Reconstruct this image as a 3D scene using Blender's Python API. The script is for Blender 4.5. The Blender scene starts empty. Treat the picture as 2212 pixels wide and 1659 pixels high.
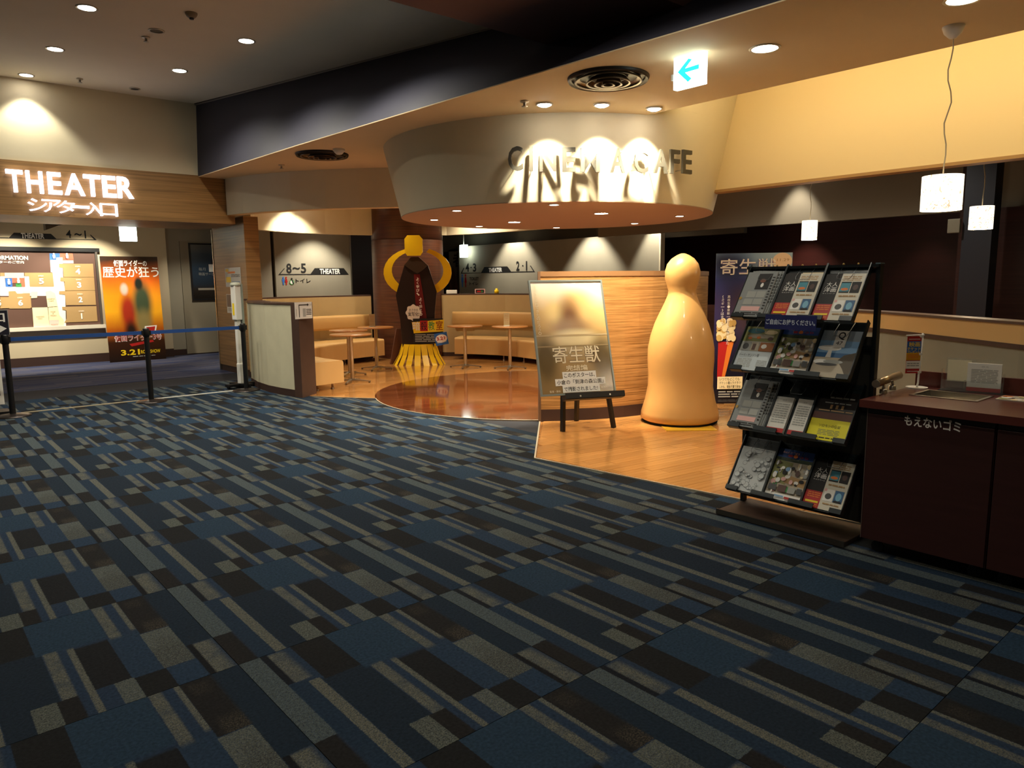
import bpy, bmesh, math, random
from mathutils import Vector, Matrix
random.seed(7)
SC = bpy.context.scene
COL = SC.collection
PI = math.pi

# ------------------------------------------------------------------ camera
# calibrated from the carpet's square lattice: X and Y follow the carpet and the walls
FPX, PITCH, ROLL, YAW, CAMH = 1568.62, 0.140294, -0.0103087, 0.7105941, 1.4157
_c, _s = math.cos(YAW), math.sin(YAW)
def _w(v):                                   # camera-aligned frame -> world frame
    return Vector((_c*v[0] + _s*v[1], -_s*v[0] + _c*v[1], v[2]))
_F = Vector((0, math.cos(PITCH), -math.sin(PITCH)))
_U = Vector((0, math.sin(PITCH), math.cos(PITCH)))
_R = Vector((1, 0, 0))
_R2 = math.cos(ROLL)*_R + math.sin(ROLL)*_U
_U2 = -math.sin(ROLL)*_R + math.cos(ROLL)*_U
CR, CU, CF = _w(_R2), _w(_U2), _w(_F)
CAM = Vector((0, 0, CAMH))
cd = bpy.data.cameras.new('camera')
cd.sensor_fit = 'HORIZONTAL'; cd.sensor_width = 36.0; cd.lens = FPX/2212*36.0
cd.clip_start = 0.05; cd.clip_end = 100
cam = bpy.data.objects.new('camera', cd); COL.objects.link(cam)
cam.matrix_world = Matrix(((CR.x, CU.x, -CF.x, 0), (CR.y, CU.y, -CF.y, 0), (CR.z, CU.z, -CF.z, CAMH), (0, 0, 0, 1)))
SC.camera = cam
def at(px, py, x=None, y=None, z=None):      # photo pixel -> point on a known plane
    d = CR*((px-1106)/FPX) - CU*((py-829.5)/FPX) + CF
    if x is not None: s = (x-CAM.x)/d.x
    elif y is not None: s = (y-CAM.y)/d.y
    else: s = (z-CAM.z)/d.z
    return CAM + d*s

# ------------------------------------------------------------------ world and exposure
wd = bpy.data.worlds.new('world'); SC.world = wd; wd.use_nodes = True
wd.node_tree.nodes['Background'].inputs[0].default_value = (0.9, 0.85, 0.75, 1)
wd.node_tree.nodes['Background'].inputs[1].default_value = 0.0
SC.view_settings.view_transform = 'Standard'
SC.view_settings.look = 'None'
SC.view_settings.exposure = 1.25
SC.view_settings.gamma = 1.0
SC.view_settings.use_curve_mapping = False
WARM = (1.0, 0.87, 0.64); NEUT = (1.0, 0.93, 0.76); COOL = (1.0, 0.97, 0.93)

# ------------------------------------------------------------------ materials
def lin(h):
    if not isinstance(h, str): return tuple(h)
    h = h.lstrip('#'); v = [int(h[i:i+2], 16)/255 for i in (0, 2, 4)]
    return tuple(c/12.92 if c <= .04045 else ((c+.055)/1.055)**2.4 for c in v)
MATS = {}
def mat(name, rgb, rough=.6, metal=0., spec=.4, emit=0., var=0., vscale=6., stretch=(1, 1, 1), bump=0., coat=0., alpha=1., trans=0., dark=None):
    if name in MATS: return MATS[name]
    m = bpy.data.materials.new(name); m.use_nodes = True; nt = m.node_tree; b = nt.nodes['Principled BSDF']
    c = lin(rgb)
    b.inputs['Base Color'].default_value = (*c, 1); b.inputs['Roughness'].default_value = rough
    b.inputs['Metallic'].default_value = metal; b.inputs['Specular IOR Level'].default_value = spec
    b.inputs['Coat Weight'].default_value = coat; b.inputs['Coat Roughness'].default_value = .08
    if trans: b.inputs['Transmission Weight'].default_value = trans
    if alpha < 1: b.inputs['Alpha'].default_value = alpha
    if emit:
        b.inputs['Emission Color'].default_value = (*c, 1); b.inputs['Emission Strength'].default_value = emit
    if var or bump:
        tc = nt.nodes.new('ShaderNodeTexCoord'); mp = nt.nodes.new('ShaderNodeMapping'); nz = nt.nodes.new('ShaderNodeTexNoise')
        mp.inputs['Scale'].default_value = stretch; nz.inputs['Scale'].default_value = vscale; nz.inputs['Detail'].default_value = 5
        nt.links.new(tc.outputs['Object'], mp.inputs[0]); nt.links.new(mp.outputs[0], nz.inputs[0])
        if var:
            rp = nt.nodes.new('ShaderNodeValToRGB')
            d = lin(dark) if dark else tuple(x*(1-var) for x in c)
            rp.color_ramp.elements[0].position = .32; rp.color_ramp.elements[1].position = .68
            rp.color_ramp.elements[0].color = (*d, 1); rp.color_ramp.elements[1].color = (*c, 1)
            nt.links.new(nz.outputs[0], rp.inputs[0]); nt.links.new(rp.outputs[0], b.inputs['Base Color'])
        if bump:
            bp = nt.nodes.new('ShaderNodeBump'); bp.inputs['Strength'].default_value = bump; bp.inputs['Distance'].default_value = .004
            nt.links.new(nz.outputs[0], bp.inputs['Height']); nt.links.new(bp.outputs[0], b.inputs['Normal'])
    MATS[name] = m
    return m

def wood(name, light, dark, rough=.4, ang=0., scale=1., coat=0., rnd=0., grain=None):
    """veneer or boards: streaks along X turned by ang"""
    m = bpy.data.materials.new(name); m.use_nodes = True; nt = m.node_tree; b = nt.nodes['Principled BSDF']; N = nt.nodes.new; L = nt.links.new
    tc = N('ShaderNodeTexCoord'); mp = N('ShaderNodeMapping'); mp.inputs['Rotation'].default_value = (0, 0, -ang)
    mp2 = N('ShaderNodeMapping'); mp2.inputs['Scale'].default_value = grain or (1.3*scale, 26*scale, 26*scale)
    n1 = N('ShaderNodeTexNoise'); n1.inputs['Scale'].default_value = 1.; n1.inputs['Detail'].default_value = 6; n1.inputs['Roughness'].default_value = .65
    rp = N('ShaderNodeValToRGB'); rp.color_ramp.elements[0].position = .35; rp.color_ramp.elements[1].position = .66
    rp.color_ramp.elements[0].color = (*lin(dark), 1); rp.color_ramp.elements[1].color = (*lin(light), 1)
    L(tc.outputs['Object'], mp.inputs[0]); L(mp.outputs[0], mp2.inputs[0]); L(mp2.outputs[0], n1.inputs[0]); L(n1.outputs[0], rp.inputs[0])
    out = rp.outputs[0]
    if rnd:
        oi = N('ShaderNodeObjectInfo'); mr = N('ShaderNodeMapRange'); mr.inputs[3].default_value = 1-rnd; mr.inputs[4].default_value = 1+rnd*.5
        hs = N('ShaderNodeHueSaturation'); L(oi.outputs['Random'], mr.inputs[0]); L(mr.outputs[0], hs.inputs['Value']); L(out, hs.inputs['Color']); out = hs.outputs[0]
    L(out, b.inputs['Base Color'])
    b.inputs['Roughness'].default_value = rough; b.inputs['Coat Weight'].default_value = coat; b.inputs['Coat Roughness'].default_value = .06
    MATS[name] = m
    return m

def boards(name, light, dark, ang, width, length, rough=.15, coat=.5):
    """parquet too far away to tell its boards apart: brick texture laid along ang"""
    m = bpy.data.materials.new(name); m.use_nodes = True; nt = m.node_tree; b = nt.nodes['Principled BSDF']; N = nt.nodes.new; L = nt.links.new
    tc = N('ShaderNodeTexCoord'); mp = N('ShaderNodeMapping'); mp.inputs['Rotation'].default_value = (0, 0, -ang)
    br = N('ShaderNodeTexBrick'); br.inputs['Scale'].default_value = 1; br.inputs['Brick Width'].default_value = length; br.inputs['Row Height'].default_value = width
    br.inputs['Mortar Size'].default_value = .0022; br.inputs['Color1'].default_value = (*lin(light), 1); br.inputs['Color2'].default_value = (*lin(dark), 1)
    br.inputs['Mortar'].default_value = (*[x*.45 for x in lin(dark)], 1); br.offset = .37
    n = N('ShaderNodeTexNoise'); mp2 = N('ShaderNodeMapping'); mp2.inputs['Scale'].default_value = (1.5, 30, 1); n.inputs['Scale'].default_value = 1; n.inputs['Detail'].default_value = 5
    mx = N('ShaderNodeMix'); mx.data_type = 'RGBA'; mx.blend_type = 'MULTIPLY'; mx.inputs[0].default_value = .5
    mr = N('ShaderNodeMapRange'); mr.inputs[1].default_value = .3; mr.inputs[2].default_value = .7; mr.inputs[3].default_value = .45; mr.inputs[4].default_value = 1.2
    L(tc.outputs['Object'], mp.inputs[0]); L(mp.outputs[0], br.inputs[0]); L(mp.outputs[0], mp2.inputs[0]); L(mp2.outputs[0], n.inputs[0]); L(n.outputs[0], mr.inputs[0])
    L(br.outputs[0], mx.inputs[6]); L(mr.outputs[0], mx.inputs[7]); L(mx.outputs[2], b.inputs['Base Color'])
    b.inputs['Roughness'].default_value = rough; b.inputs['Coat Weight'].default_value = coat; b.inputs['Coat Roughness'].default_value = .05
    MATS[name] = m
    return m

TILE = .914
def carpet_material():
    m = bpy.data.materials.new('carpet_tile'); m.use_nodes = True; nt = m.node_tree; N = nt.nodes.new; L = nt.links.new
    b = nt.nodes['Principled BSDF']; b.inputs['Roughness'].default_value = .95; b.inputs['Specular IOR Level'].default_value = .1
    tc = N('ShaderNodeTexCoord'); geo = N('ShaderNodeNewGeometry'); mp = N('ShaderNodeMapping'); mp.inputs['Scale'].default_value = (1/TILE, -1/TILE, 1)
    L(tc.outputs['Object'], mp.inputs[0])
    jn = N('ShaderNodeTexNoise'); jn.inputs['Scale'].default_value = 150; jn.inputs['Detail'].default_value = 2
    L(geo.outputs['Position'], jn.inputs[0])
    vs = N('ShaderNodeVectorMath'); vs.operation = 'SUBTRACT'; vs.inputs[1].default_value = (.5, .5, .5); L(jn.outputs[1], vs.inputs[0])
    vm = N('ShaderNodeVectorMath'); vm.operation = 'SCALE'; vm.inputs[3].default_value = .011; L(vs.outputs[0], vm.inputs[0])
    va = N('ShaderNodeVectorMath'); L(mp.outputs[0], va.inputs[0]); L(vm.outputs[0], va.inputs[1])
    sx = N('ShaderNodeSeparateXYZ'); L(va.outputs[0], sx.inputs[0])
    def noise(sc, det=3, lo=.35, hi=.65, o0=0., o1=1.):
        n = N('ShaderNodeTexNoise'); n.inputs['Scale'].default_value = sc; n.inputs['Detail'].default_value = det; L(geo.outputs['Position'], n.inputs[0])
        r = N('ShaderNodeMapRange'); r.inputs[1].default_value = lo; r.inputs[2].default_value = hi; r.inputs[3].default_value = o0; r.inputs[4].default_value = o1
        L(n.outputs[0], r.inputs[0]); return r.outputs[0]
    patch = noise(9, 3); fleck = noise(190, 2, .42, .62)
    def mul(a, c):
        x = N('ShaderNodeMath'); x.operation = 'MULTIPLY'
        for i, q in ((0, a), (1, c)):
            if isinstance(q, (int, float)): x.inputs[i].default_value = q
            else: L(q, x.inputs[i])
        return x.outputs[0]
    def edge(src, e, w, rise):
        if rise and e <= 0 or (not rise and e >= 1): return None
        r = N('ShaderNodeMapRange'); r.interpolation_type = 'SMOOTHSTEP'
        r.inputs[1].default_value = e-w/2; r.inputs[2].default_value = e+w/2; r.inputs[3].default_value = 0 if rise else 1; r.inputs[4].default_value = 1 if rise else 0
        L(src, r.inputs[0]); return r.outputs[0]
    cur = [None]
    def col(h): return (*lin(h), 1)
    base = N('ShaderNodeRGB'); base.outputs[0].default_value = col('#243b57'); cur[0] = base.outputs[0]
    def rect(u0, u1, v0, v1, c, su0=.004, su1=.004, sv0=.004, sv1=.004, op=None):
        f = None
        for e in (edge(sx.outputs[0], u0, su0, True), edge(sx.outputs[0], u1, su1, False), edge(sx.outputs[1], v0, sv0, True), edge(sx.outputs[1], v1, sv1, False)):
            if e is not None: f = e if f is None else mul(f, e)
        if op is not None: f = mul(f, op)
        mx = N('ShaderNodeMix'); mx.data_type = 'RGBA'; L(f, mx.inputs[0]); L(cur[0], mx.inputs[6]); mx.inputs[7].default_value = col(c); cur[0] = mx.outputs[2]
    NAVY, BLUE, BLK, BRN, GRY, GBL, BEI = '#1e3042', '#244059', '#25272a', '#29292b', '#6b7168', '#5c6868', '#757667'
    soft = noise(14, 2, .3, .6, .55, 1.); fl = noise(200, 3, .40, .54, .30, 1.)
    rect(.885, 1, 0, .69, NAVY); rect(0, .0, 0, 0, NAVY)
    rect(.09, .16, .29, 1, '#20374f', .01, .004); rect(.21, .40, .33, 1, '#1f2f40')
    rect(.38, .65, 0, .37, BLUE, .004, .004, .004, .03); rect(.645, .77, .40, .82, '#253e59')
    rect(0, .088, 0, .69, GBL, op=fl)
    rect(.088, .118, 0, .285, '#1d222c', .004, .012, .004, .01)
    rect(.117, .182, .012, .285, BEI, .01, .04, .02, .015, op=mul(soft, fl))
    rect(.16, .207, .31, 1, BEI, op=fl)
    rect(0, .085, .69, 1, BRN, .004, .02)
    rect(.22, .38, 0, .335, BLK)
    rect(.405, .455, .365, .82, BEI, .01, .012, .02, .01, op=mul(soft, fl))
    rect(.49, .516, .38, 1, BEI, .008, .006, .03, .004, op=fl)
    rect(.386, .458, .815, 1, BRN, .004, .01)
    rect(.302, .386, .812, 1, GRY, op=fl)
    rect(.515, .645, .395, .815, '#24272c', .006, .004, .03)
    rect(.58, .652, .815, 1, GRY, op=fl)
    rect(.655, .702, 0, .40, BEI, .006, .012, .004, .05, op=mul(soft, fl)); rect(.746, .767, 0, .37, BEI, .010, .004, .004, .04, op=fl)
    rect(.768, .888, 0, .437, BRN, .004, .02)
    rect(.80, .888, .33, .437, '#5d5648', .03, .01, .09, .004, op=mul(fleck, .7)); rect(.79, .86, .03, .12, '#4a453c', .02, .03, .03, .05, op=mul(fleck, .6))
    rect(.764, .886, .442, .825, GRY, op=fl)
    rect(.764, .886, .62, .825, '#3d3a38', .004, .004, .06, .004, op=mul(fleck, .75)); rect(.80, .87, .53, .62, '#4a4a48', .03, .03, .04, .05, op=mul(fleck, .6))
    rect(.652, .77, .825, 1, BLK, .004, .004); rect(.77, .888, .83, 1, '#253f5b')
    rect(.888, .916, .69, 1, '#1e2026', .006, .01)
    rect(.914, .985, .695, 1, BEI, .01, .045, .02, .004, op=mul(soft, fl))
    # pile: patchy fibre tone
    hs = N('ShaderNodeHueSaturation'); pv = noise(90, 5, .25, .75, .40, .86); hs.inputs['Saturation'].default_value = .88; L(pv, hs.inputs['Value']); L(cur[0], hs.inputs['Color'])
    L(hs.outputs[0], b.inputs['Base Color'])
    bp = N('ShaderNodeBump'); bp.inputs['Strength'].default_value = .5; bp.inputs['Distance'].default_value = .003
    bn = N('ShaderNodeTexNoise'); bn.inputs['Scale'].default_value = 420; L(geo.outputs['Position'], bn.inputs[0]); L(bn.outputs[0], bp.inputs['Height']); L(bp.outputs[0], b.inputs['Normal'])
    MATS['carpet'] = m
    return m

def stripe_carpet():
    m = bpy.data.materials.new('corridor_carpet'); m.use_nodes = True; nt = m.node_tree; N = nt.nodes.new; L = nt.links.new
    b = nt.nodes['Principled BSDF']; b.inputs['Roughness'].default_value = .95; b.inputs['Specular IOR Level'].default_value = .1
    tc = N('ShaderNodeTexCoord'); br = N('ShaderNodeTexBrick'); br.inputs['Scale'].default_value = 1; br.inputs['Brick Width'].default_value = .9; br.inputs['Row Height'].default_value = .07
    br.inputs['Mortar Size'].default_value = 0; br.inputs['Color1'].default_value = (*lin('#2b3350'), 1); br.inputs['Color2'].default_value = (*lin('#514f57'), 1); br.inputs['Bias'].default_value = -.1
    L(tc.outputs['Object'], br.inputs[0]); L(br.outputs[0], b.inputs['Base Color']); return m

def ramp_mat(name, stops, axis=1, rough=.4, spots=(), noise=0., coat=.0):
    """printed picture ground: a colour gradient over the board's own Generated coordinates with soft coloured patches"""
    m = bpy.data.materials.new(name); m.use_nodes = True; nt = m.node_tree; N = nt.nodes.new; L = nt.links.new; b = nt.nodes['Principled BSDF']
    b.inputs['Roughness'].default_value = rough; b.inputs['Coat Weight'].default_value = coat
    tc = N('ShaderNodeTexCoord'); sp = N('ShaderNodeSeparateXYZ'); L(tc.outputs['Generated'], sp.inputs[0])
    src = sp.outputs[axis]
    if noise:
        nz = N('ShaderNodeTexNoise'); nz.inputs['Scale'].default_value = 5; nz.inputs['Detail'].default_value = 5; L(tc.outputs['Generated'], nz.inputs[0])
        a = N('ShaderNodeMath'); a.operation = 'MULTIPLY_ADD'; a.inputs[1].default_value = noise; L(nz.outputs[0], a.inputs[0]); L(src, a.inputs[2]); src = a.outputs[0]
    rp = N('ShaderNodeValToRGB'); L(src, rp.inputs[0])
    el = rp.color_ramp.elements
    el[0].position, el[0].color = stops[0][0], (*lin(stops[0][1]), 1); el[1].position, el[1].color = stops[-1][0], (*lin(stops[-1][1]), 1)
    for p, h in stops[1:-1]:
        e = el.new(p); e.color = (*lin(h), 1)
    out = rp.outputs[0]
    for (u, v, ru, rv, h, s) in spots:       # soft elliptical patches
        mp = N('ShaderNodeMapping'); mp.vector_type = 'POINT'
        mp.inputs['Location'].default_value = (-u/ru, -v/rv, 0); mp.inputs['Scale'].default_value = (1/ru, 1/rv, 0)
        L(tc.outputs['Generated'], mp.inputs[0]); ln = N('ShaderNodeVectorMath'); ln.operation = 'LENGTH'; L(mp.outputs[0], ln.inputs[0])
        r = N('ShaderNodeMapRange'); r.interpolation_type = 'SMOOTHSTEP'; r.inputs[1].default_value = 1+s; r.inputs[2].default_value = 1-s; L(ln.outputs[1], r.inputs[0])
        mx = N('ShaderNodeMix'); mx.data_type = 'RGBA'; L(r.outputs[0], mx.inputs[0]); L(out, mx.inputs[6]); mx.inputs[7].default_value = (*lin(h), 1); out = mx.outputs[2]
    L(out, b.inputs['Base Color']); MATS[name] = m
    return m

# ------------------------------------------------------------------ mesh helpers
class MB:
    def __init__(s): s.v = []; s.f = []; s.mi = []; s.ms = []; s.smooth = []
    def mat(s, m):
        if m not in s.ms: s.ms.append(m)
        return s.ms.index(m)
    def add(s, vs, fs, m=None, sm=False):
        o = len(s.v); s.v += [tuple(v) for v in vs]
        k = s.mat(m) if m else 0
        for f in fs: s.f.append([i+o for i in f]); s.mi.append(k); s.smooth.append(sm)
        return s
    def box(s, x0, x1, y0, y1, z0, z1, m=None, mx=None):
        vs = [(x, y, z) for z in (z0, z1) for y in (y0, y1) for x in (x0, x1)]
        if mx: vs = [mx @ Vector(v) for v in vs]
        return s.add(vs, [(0, 2, 3, 1), (4, 5, 7, 6), (0, 1, 5, 4), (2, 6, 7, 3), (0, 4, 6, 2), (1, 3, 7, 5)], m)
    def prism(s, pts, z0, z1, m=None, sm=False):
        n = len(pts); area = sum(pts[i][0]*pts[(i+1) % n][1]-pts[(i+1) % n][0]*pts[i][1] for i in range(n))
        if area < 0: pts = pts[::-1]
        vs = [(p[0], p[1], z0) for p in pts]+[(p[0], p[1], z1) for p in pts]
        s.add(vs, [tuple(range(n-1, -1, -1)), tuple(range(n, 2*n))], m)
        o = len(s.v)-2*n; k = s.mat(m) if m else 0
        for i in range(n):
            j = (i+1) % n; s.f.append([o+i, o+j, o+n+j, o+n+i]); s.mi.append(k); s.smooth.append(sm)
        return s
    def tube(s, pts, r, n=8, m=None, cap=True):
        pts = [Vector(p) for p in pts]; rs = r if isinstance(r, (list, tuple)) else [r]*len(pts); vs = []; fs = []
        up = Vector((0, 0, 1)); prev = None
        for i, p in enumerate(pts):
            t = (pts[min(i+1, len(pts)-1)]-pts[max(i-1, 0)]).normalized()
            a = prev if prev is not None else (up if abs(t.z) < .9 else Vector((1, 0, 0)))
            a = (a-t*a.dot(t)).normalized(); prev = a; bb = t.cross(a)
            for k in range(n):
                th = 2*PI*k/n; vs.append(p+(a*math.cos(th)+bb*math.sin(th))*rs[i])
        for i in range(len(pts)-1):
            for k in range(n):
                k2 = (k+1) % n; fs.append((i*n+k, i*n+k2, (i+1)*n+k2, (i+1)*n+k))
        s.add(vs, fs, m, True)
        if cap:
            o = len(s.v)-len(vs); e = len(s.v)-n; q = s.mat(m) if m else 0
            s.f.append(list(range(o+n-1, o-1, -1))); s.f.append(list(range(e, e+n))); s.mi += [q, q]; s.smooth += [False, False]
        return s
    def lathe(s, prof, n=32, c=(0, 0), m=None, sm=True, a0=0., a1=2*PI):
        full = abs(a1-a0-2*PI) < 1e-6; cnt = n if full else n+1; vs = []; fs = []
        for r, z in prof:
            for k in range(cnt):
                th = a0+(a1-a0)*k/n; vs.append((c[0]+r*math.cos(th), c[1]+r*math.sin(th), z))
        for i in range(len(prof)-1):
            for k in range(n):
                k2 = (k+1) % cnt; fs.append((i*cnt+k, i*cnt+k2, (i+1)*cnt+k2, (i+1)*cnt+k))
        return s.add(vs, fs, m, sm)
    def band(s, pts, z0, z1, th, m=None, sm=False):
        """a wall of thickness th standing on a polyline; th to the left of travel"""
        P = [Vector((p[0], p[1])) for p in pts]; n = len(P); off = []
        for i in range(n):
            t = (P[min(i+1, n-1)]-P[max(i-1, 0)]).normalized(); off.append(P[i]+Vector((-t.y, t.x))*th)
        vs = []
        for i in range(n): vs += [(P[i].x, P[i].y, z0), (P[i].x, P[i].y, z1), (off[i].x, off[i].y, z1), (off[i].x, off[i].y, z0)]
        fs = []; fl = []
        for i in range(n-1):
            a = 4*i; c = a+4
            fs += [(a, c, c+1, a+1), (a+1, c+1, c+2, a+2), (a+2, c+2, c+3, a+3), (a+3, c+3, c, a)]
        fs += [(0, 1, 2, 3), (4*n-4, 4*n-1, 4*n-2, 4*n-3)]
        return s.add(vs, fs, m, sm)
    def mesh(s, name='mesh'):
        me = bpy.data.meshes.new(name); me.from_pydata(s.v, [], s.f)
        for m in s.ms: me.materials.append(m)
        me.polygons.foreach_set('material_index', s.mi); me.polygons.foreach_set('use_smooth', s.smooth); me.update()
        return me

def frame(o, right, up):
    r = Vector(right).normalized(); u = Vector(up).normalized(); n = r.cross(u); o = Vector(o)
    return Matrix(((r.x, u.x, n.x, o.x), (r.y, u.y, n.y, o.y), (r.z, u.z, n.z, o.z), (0, 0, 0, 1)))
def T(x, y, z): return Matrix.Translation((x, y, z))
def RZ(a): return Matrix.Rotation(a, 4, 'Z')
def obj(name, me, m=None, parent=None, mx=None, bevel=0., smooth_angle=None):
    if isinstance(me, MB): me = me.mesh(name)
    if m and not me.materials: me.materials.append(m)
    o = bpy.data.objects.new(name, me); COL.objects.link(o)
    if parent: o.parent = parent
    if mx is not None: o.matrix_local = mx
    if bevel:
        md = o.modifiers.new('bevel', 'BEVEL'); md.width = bevel; md.segments = 2; md.limit_method = 'ANGLE'
    return o
def tag(o, label, cat, group=None):
    o['label'] = label; o['category'] = cat
    if group: o['group'] = group
    return o
def thing(name, label, cat, mx=None, group=None):
    o = bpy.data.objects.new(name, None); COL.objects.link(o); o.empty_display_size = .1
    if mx is not None: o.matrix_world = mx
    return tag(o, label, cat, group)
def struct(name, me, m=None, mx=None, parent=None, bevel=0.):
    o = obj(name, me, m, parent, mx, bevel)
    if not parent: o['kind'] = 'structure'
    return o
def copy_tree(o, parent=None):
    c = o.copy(); COL.objects.link(c); c.parent = parent
    for ch in list(o.children): copy_tree(ch, c)
    return c

# ------------------------------------------------------------------ lettering and print
_txt = {}
def glyphs(body, bold=0., extrude=0.):
    k = (body, bold, extrude)
    if k not in _txt:
        c = bpy.data.curves.new('t', 'FONT'); c.body = body; c.size = 1; c.offset = bold; c.extrude = extrude; c.resolution_u = 3
        o = bpy.data.objects.new('t', c); me = bpy.data.meshes.new_from_object(o)
        vs = [tuple(v.co) for v in me.vertices]; fs = [tuple(p.vertices) for p in me.polygons]
        bpy.data.objects.remove(o); bpy.data.curves.remove(c); bpy.data.meshes.remove(me); _txt[k] = (vs, fs)
    return _txt[k]
def fit(body, x0, y0, x1, y1, z=0., bold=0., extrude=0., keep=False, slant=0.):
    vs, fs = glyphs(body, bold, extrude)
    if not vs: return [], []
    ax, bx = min(v[0] for v in vs), max(v[0] for v in vs); ay, by = min(v[1] for v in vs), max(v[1] for v in vs)
    sx = (x1-x0)/max(bx-ax, 1e-6); sy = (y1-y0)/max(by-ay, 1e-6); ox, oy = x0, y0
    if keep:
        q = min(sx, sy); ox = (x0+x1)/2-(bx-ax)*q/2; oy = (y0+y1)/2-(by-ay)*q/2; sx = sy = q
    return [(ox+(v[0]-ax)*sx+slant*(v[1]-ay)*sy, oy+(v[1]-ay)*sy, z+v[2]) for v in vs], fs
def art(items, w, h, z=0., dz=.0004):
    """flat print on a board of w x h metres; items use 0..1 coordinates"""
    mb = MB()
    for it in items:
        k = it[0]; z += dz
        if k == 'r':
            _, a, b, c, d, m = it; mb.add([(a*w, b*h, z), (c*w, b*h, z), (c*w, d*h, z), (a*w, d*h, z)], [(0, 1, 2, 3)], m)
        elif k == 'p':
            _, p, m = it; mb.add([(q[0]*w, q[1]*h, z) for q in p], [tuple(range(len(p)))], m)
        elif k == 'c':
            _, u, v, ru, rv, m = it; n = 24
            mb.add([((u+ru*math.cos(2*PI*i/n))*w, (v+rv*math.sin(2*PI*i/n))*h, z) for i in range(n)], [tuple(range(n))], m)
        elif k == 't':
            _, s, a, b, c, d, m = it[:7]; kw = it[7] if len(it) > 7 else {}
            vs, fs = fit(s, a*w, b*h, c*w, d*h, z, **kw); mb.add(vs, fs, m)
        elif k == 'tv':                       # characters set one under another
            _, s, a, b, c, d, m = it[:7]; kw = dict(it[7]) if len(it) > 7 else {}
            n = len(s); st = (d-b)/n
            for i, ch in enumerate(s):
                if ch == ' ': continue
                vs, fs = fit(ch, a*w, (d-(i+.92)*st)*h, c*w, (d-(i+.08)*st)*h, z, keep=True, **kw); mb.add(vs, fs, m)
        elif k == 'l':                        # rows of print too small to read
            _, a, b, c, d, n, m = it; rnd = random.Random(int(a*1000+b*777+n)); st = (d-b)/n
            for i in range(n):
                x = a
                while x < c-.01:
                    e = min(c, x+(c-a)*rnd.uniform(.15, .5)); y = d-(i+.75)*st
                    mb.add([(x*w, y*h, z), (e*w, y*h, z), (e*w, (y+st*.5)*h, z), (x*w, (y+st*.5)*h, z)], [(0, 1, 2, 3)], m); x = e+(c-a)*.04
    return mb
def plate(w, h, t, m):                       # board with its front face on z=0
    return MB().box(0, w, 0, h, -t, 0, m)
def picto(u, v, s, m, skirt=False, asp=1.):  # standing pictogram figure
    q = [('c', u, v+.40*s, .10*s*asp, .10*s, m)]
    if skirt: q.append(('p', [(u-.09*s*asp, v+.27*s), (u-.17*s*asp, v-.12*s), (u-.07*s*asp, v-.12*s), (u-.07*s*asp, v-.45*s), (u+.07*s*asp, v-.45*s), (u+.07*s*asp, v-.12*s), (u+.17*s*asp, v-.12*s), (u+.09*s*asp, v+.27*s)], m))
    else: q.append(('p', [(u-.15*s*asp, v+.27*s), (u-.15*s*asp, v-.1*s), (u-.09*s*asp, v-.1*s), (u-.08*s*asp, v-.45*s), (u+.08*s*asp, v-.45*s), (u+.09*s*asp, v-.1*s), (u+.15*s*asp, v-.1*s), (u+.15*s*asp, v+.27*s)], m))
    return q

# ------------------------------------------------------------------ palette
CREAM = mat('cream_paint', '#dcd2b4', .75, var=.06, vscale=2)
GREYW = mat('grey_wall', '#9c9482', .8, var=.06, vscale=3)
CEIL = mat('ceiling_paint', '#e2d8c0', .9, var=.04, vscale=2)
SOFF = mat('soffit_paint', '#decaa4', .85, var=.04, vscale=2)
NAVYP = mat('navy_paint', '#353541', .6, var=.1, vscale=2)
BROWNB = mat('beam_brown', '#6b4f4c', .7)
YELW = mat('warm_cream_wall', '#e6d2a4', .7)
PART = mat('partition_cloth', '#c9c3a6', .85, var=.08, vscale=5, bump=.15)
BROWN = mat('brown_laminate', '#4a352c', .5, var=.15, vscale=8)
SKIRT = mat('brown_skirting', '#3a2721', .55)
DKWOOD = mat('maroon_wood', '#3a1f1c', .35, var=.4, vscale=1.5, stretch=(.6, .6, 26), coat=.2)
MAROON = mat('maroon_wall', '#3b1716', .5, var=.3, vscale=1.2, stretch=(1, 1, 18))
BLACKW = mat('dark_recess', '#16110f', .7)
OAK = wood('theater_veneer', '#a27a48', '#795a33', .45, grain=(.8, .8, 42))
ZEB = wood('zebra_veneer', '#c9975a', '#845a2c', .4, grain=(1.6, 1.6, 90))
COLW = wood('column_wood', '#5d3421', '#3c1f14', .4, grain=(1., 1., 40))
WHITE = mat('white_plastic', '#e4e2da', .4)
PAPER = mat('paper', '#dcdad2', .6)
BLK = mat('black_plastic', '#141416', .4)
BLKM = mat('black_metal', '#1b1f22', .45, metal=.3)
STEEL = mat('steel', '#b9b6ae', .28, metal=1.)
INK = mat('ink_black', '#1a1818', .6)
SEAT = mat('tan_vinyl', '#c79d62', .45, var=.05, vscale=3)
BACKP = mat('tan_back_panel', '#b59c6e', .7, var=.06, vscale=5)
TABLE = mat('table_top_wood', '#b77b42', .3, var=.15, vscale=3, stretch=(1, 14, 1), coat=.3)
BELT = mat('blue_belt', '#1f4a8e', .7)
RED = mat('print_red', '#b3211f', .45); YEL = mat('print_yellow', '#f2cf1e', .45); BLU = mat('print_blue', '#2c66b4', .5); GRN = mat('print_green', '#3f8f4a', .5)
ORG = mat('print_orange', '#e0792d', .5); PNK = mat('print_pink', '#e6b3ad', .5); LGRY = mat('print_grey', '#a2a39d', .5); DGRY = mat('print_darkgrey', '#4a4a4a', .5)
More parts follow.
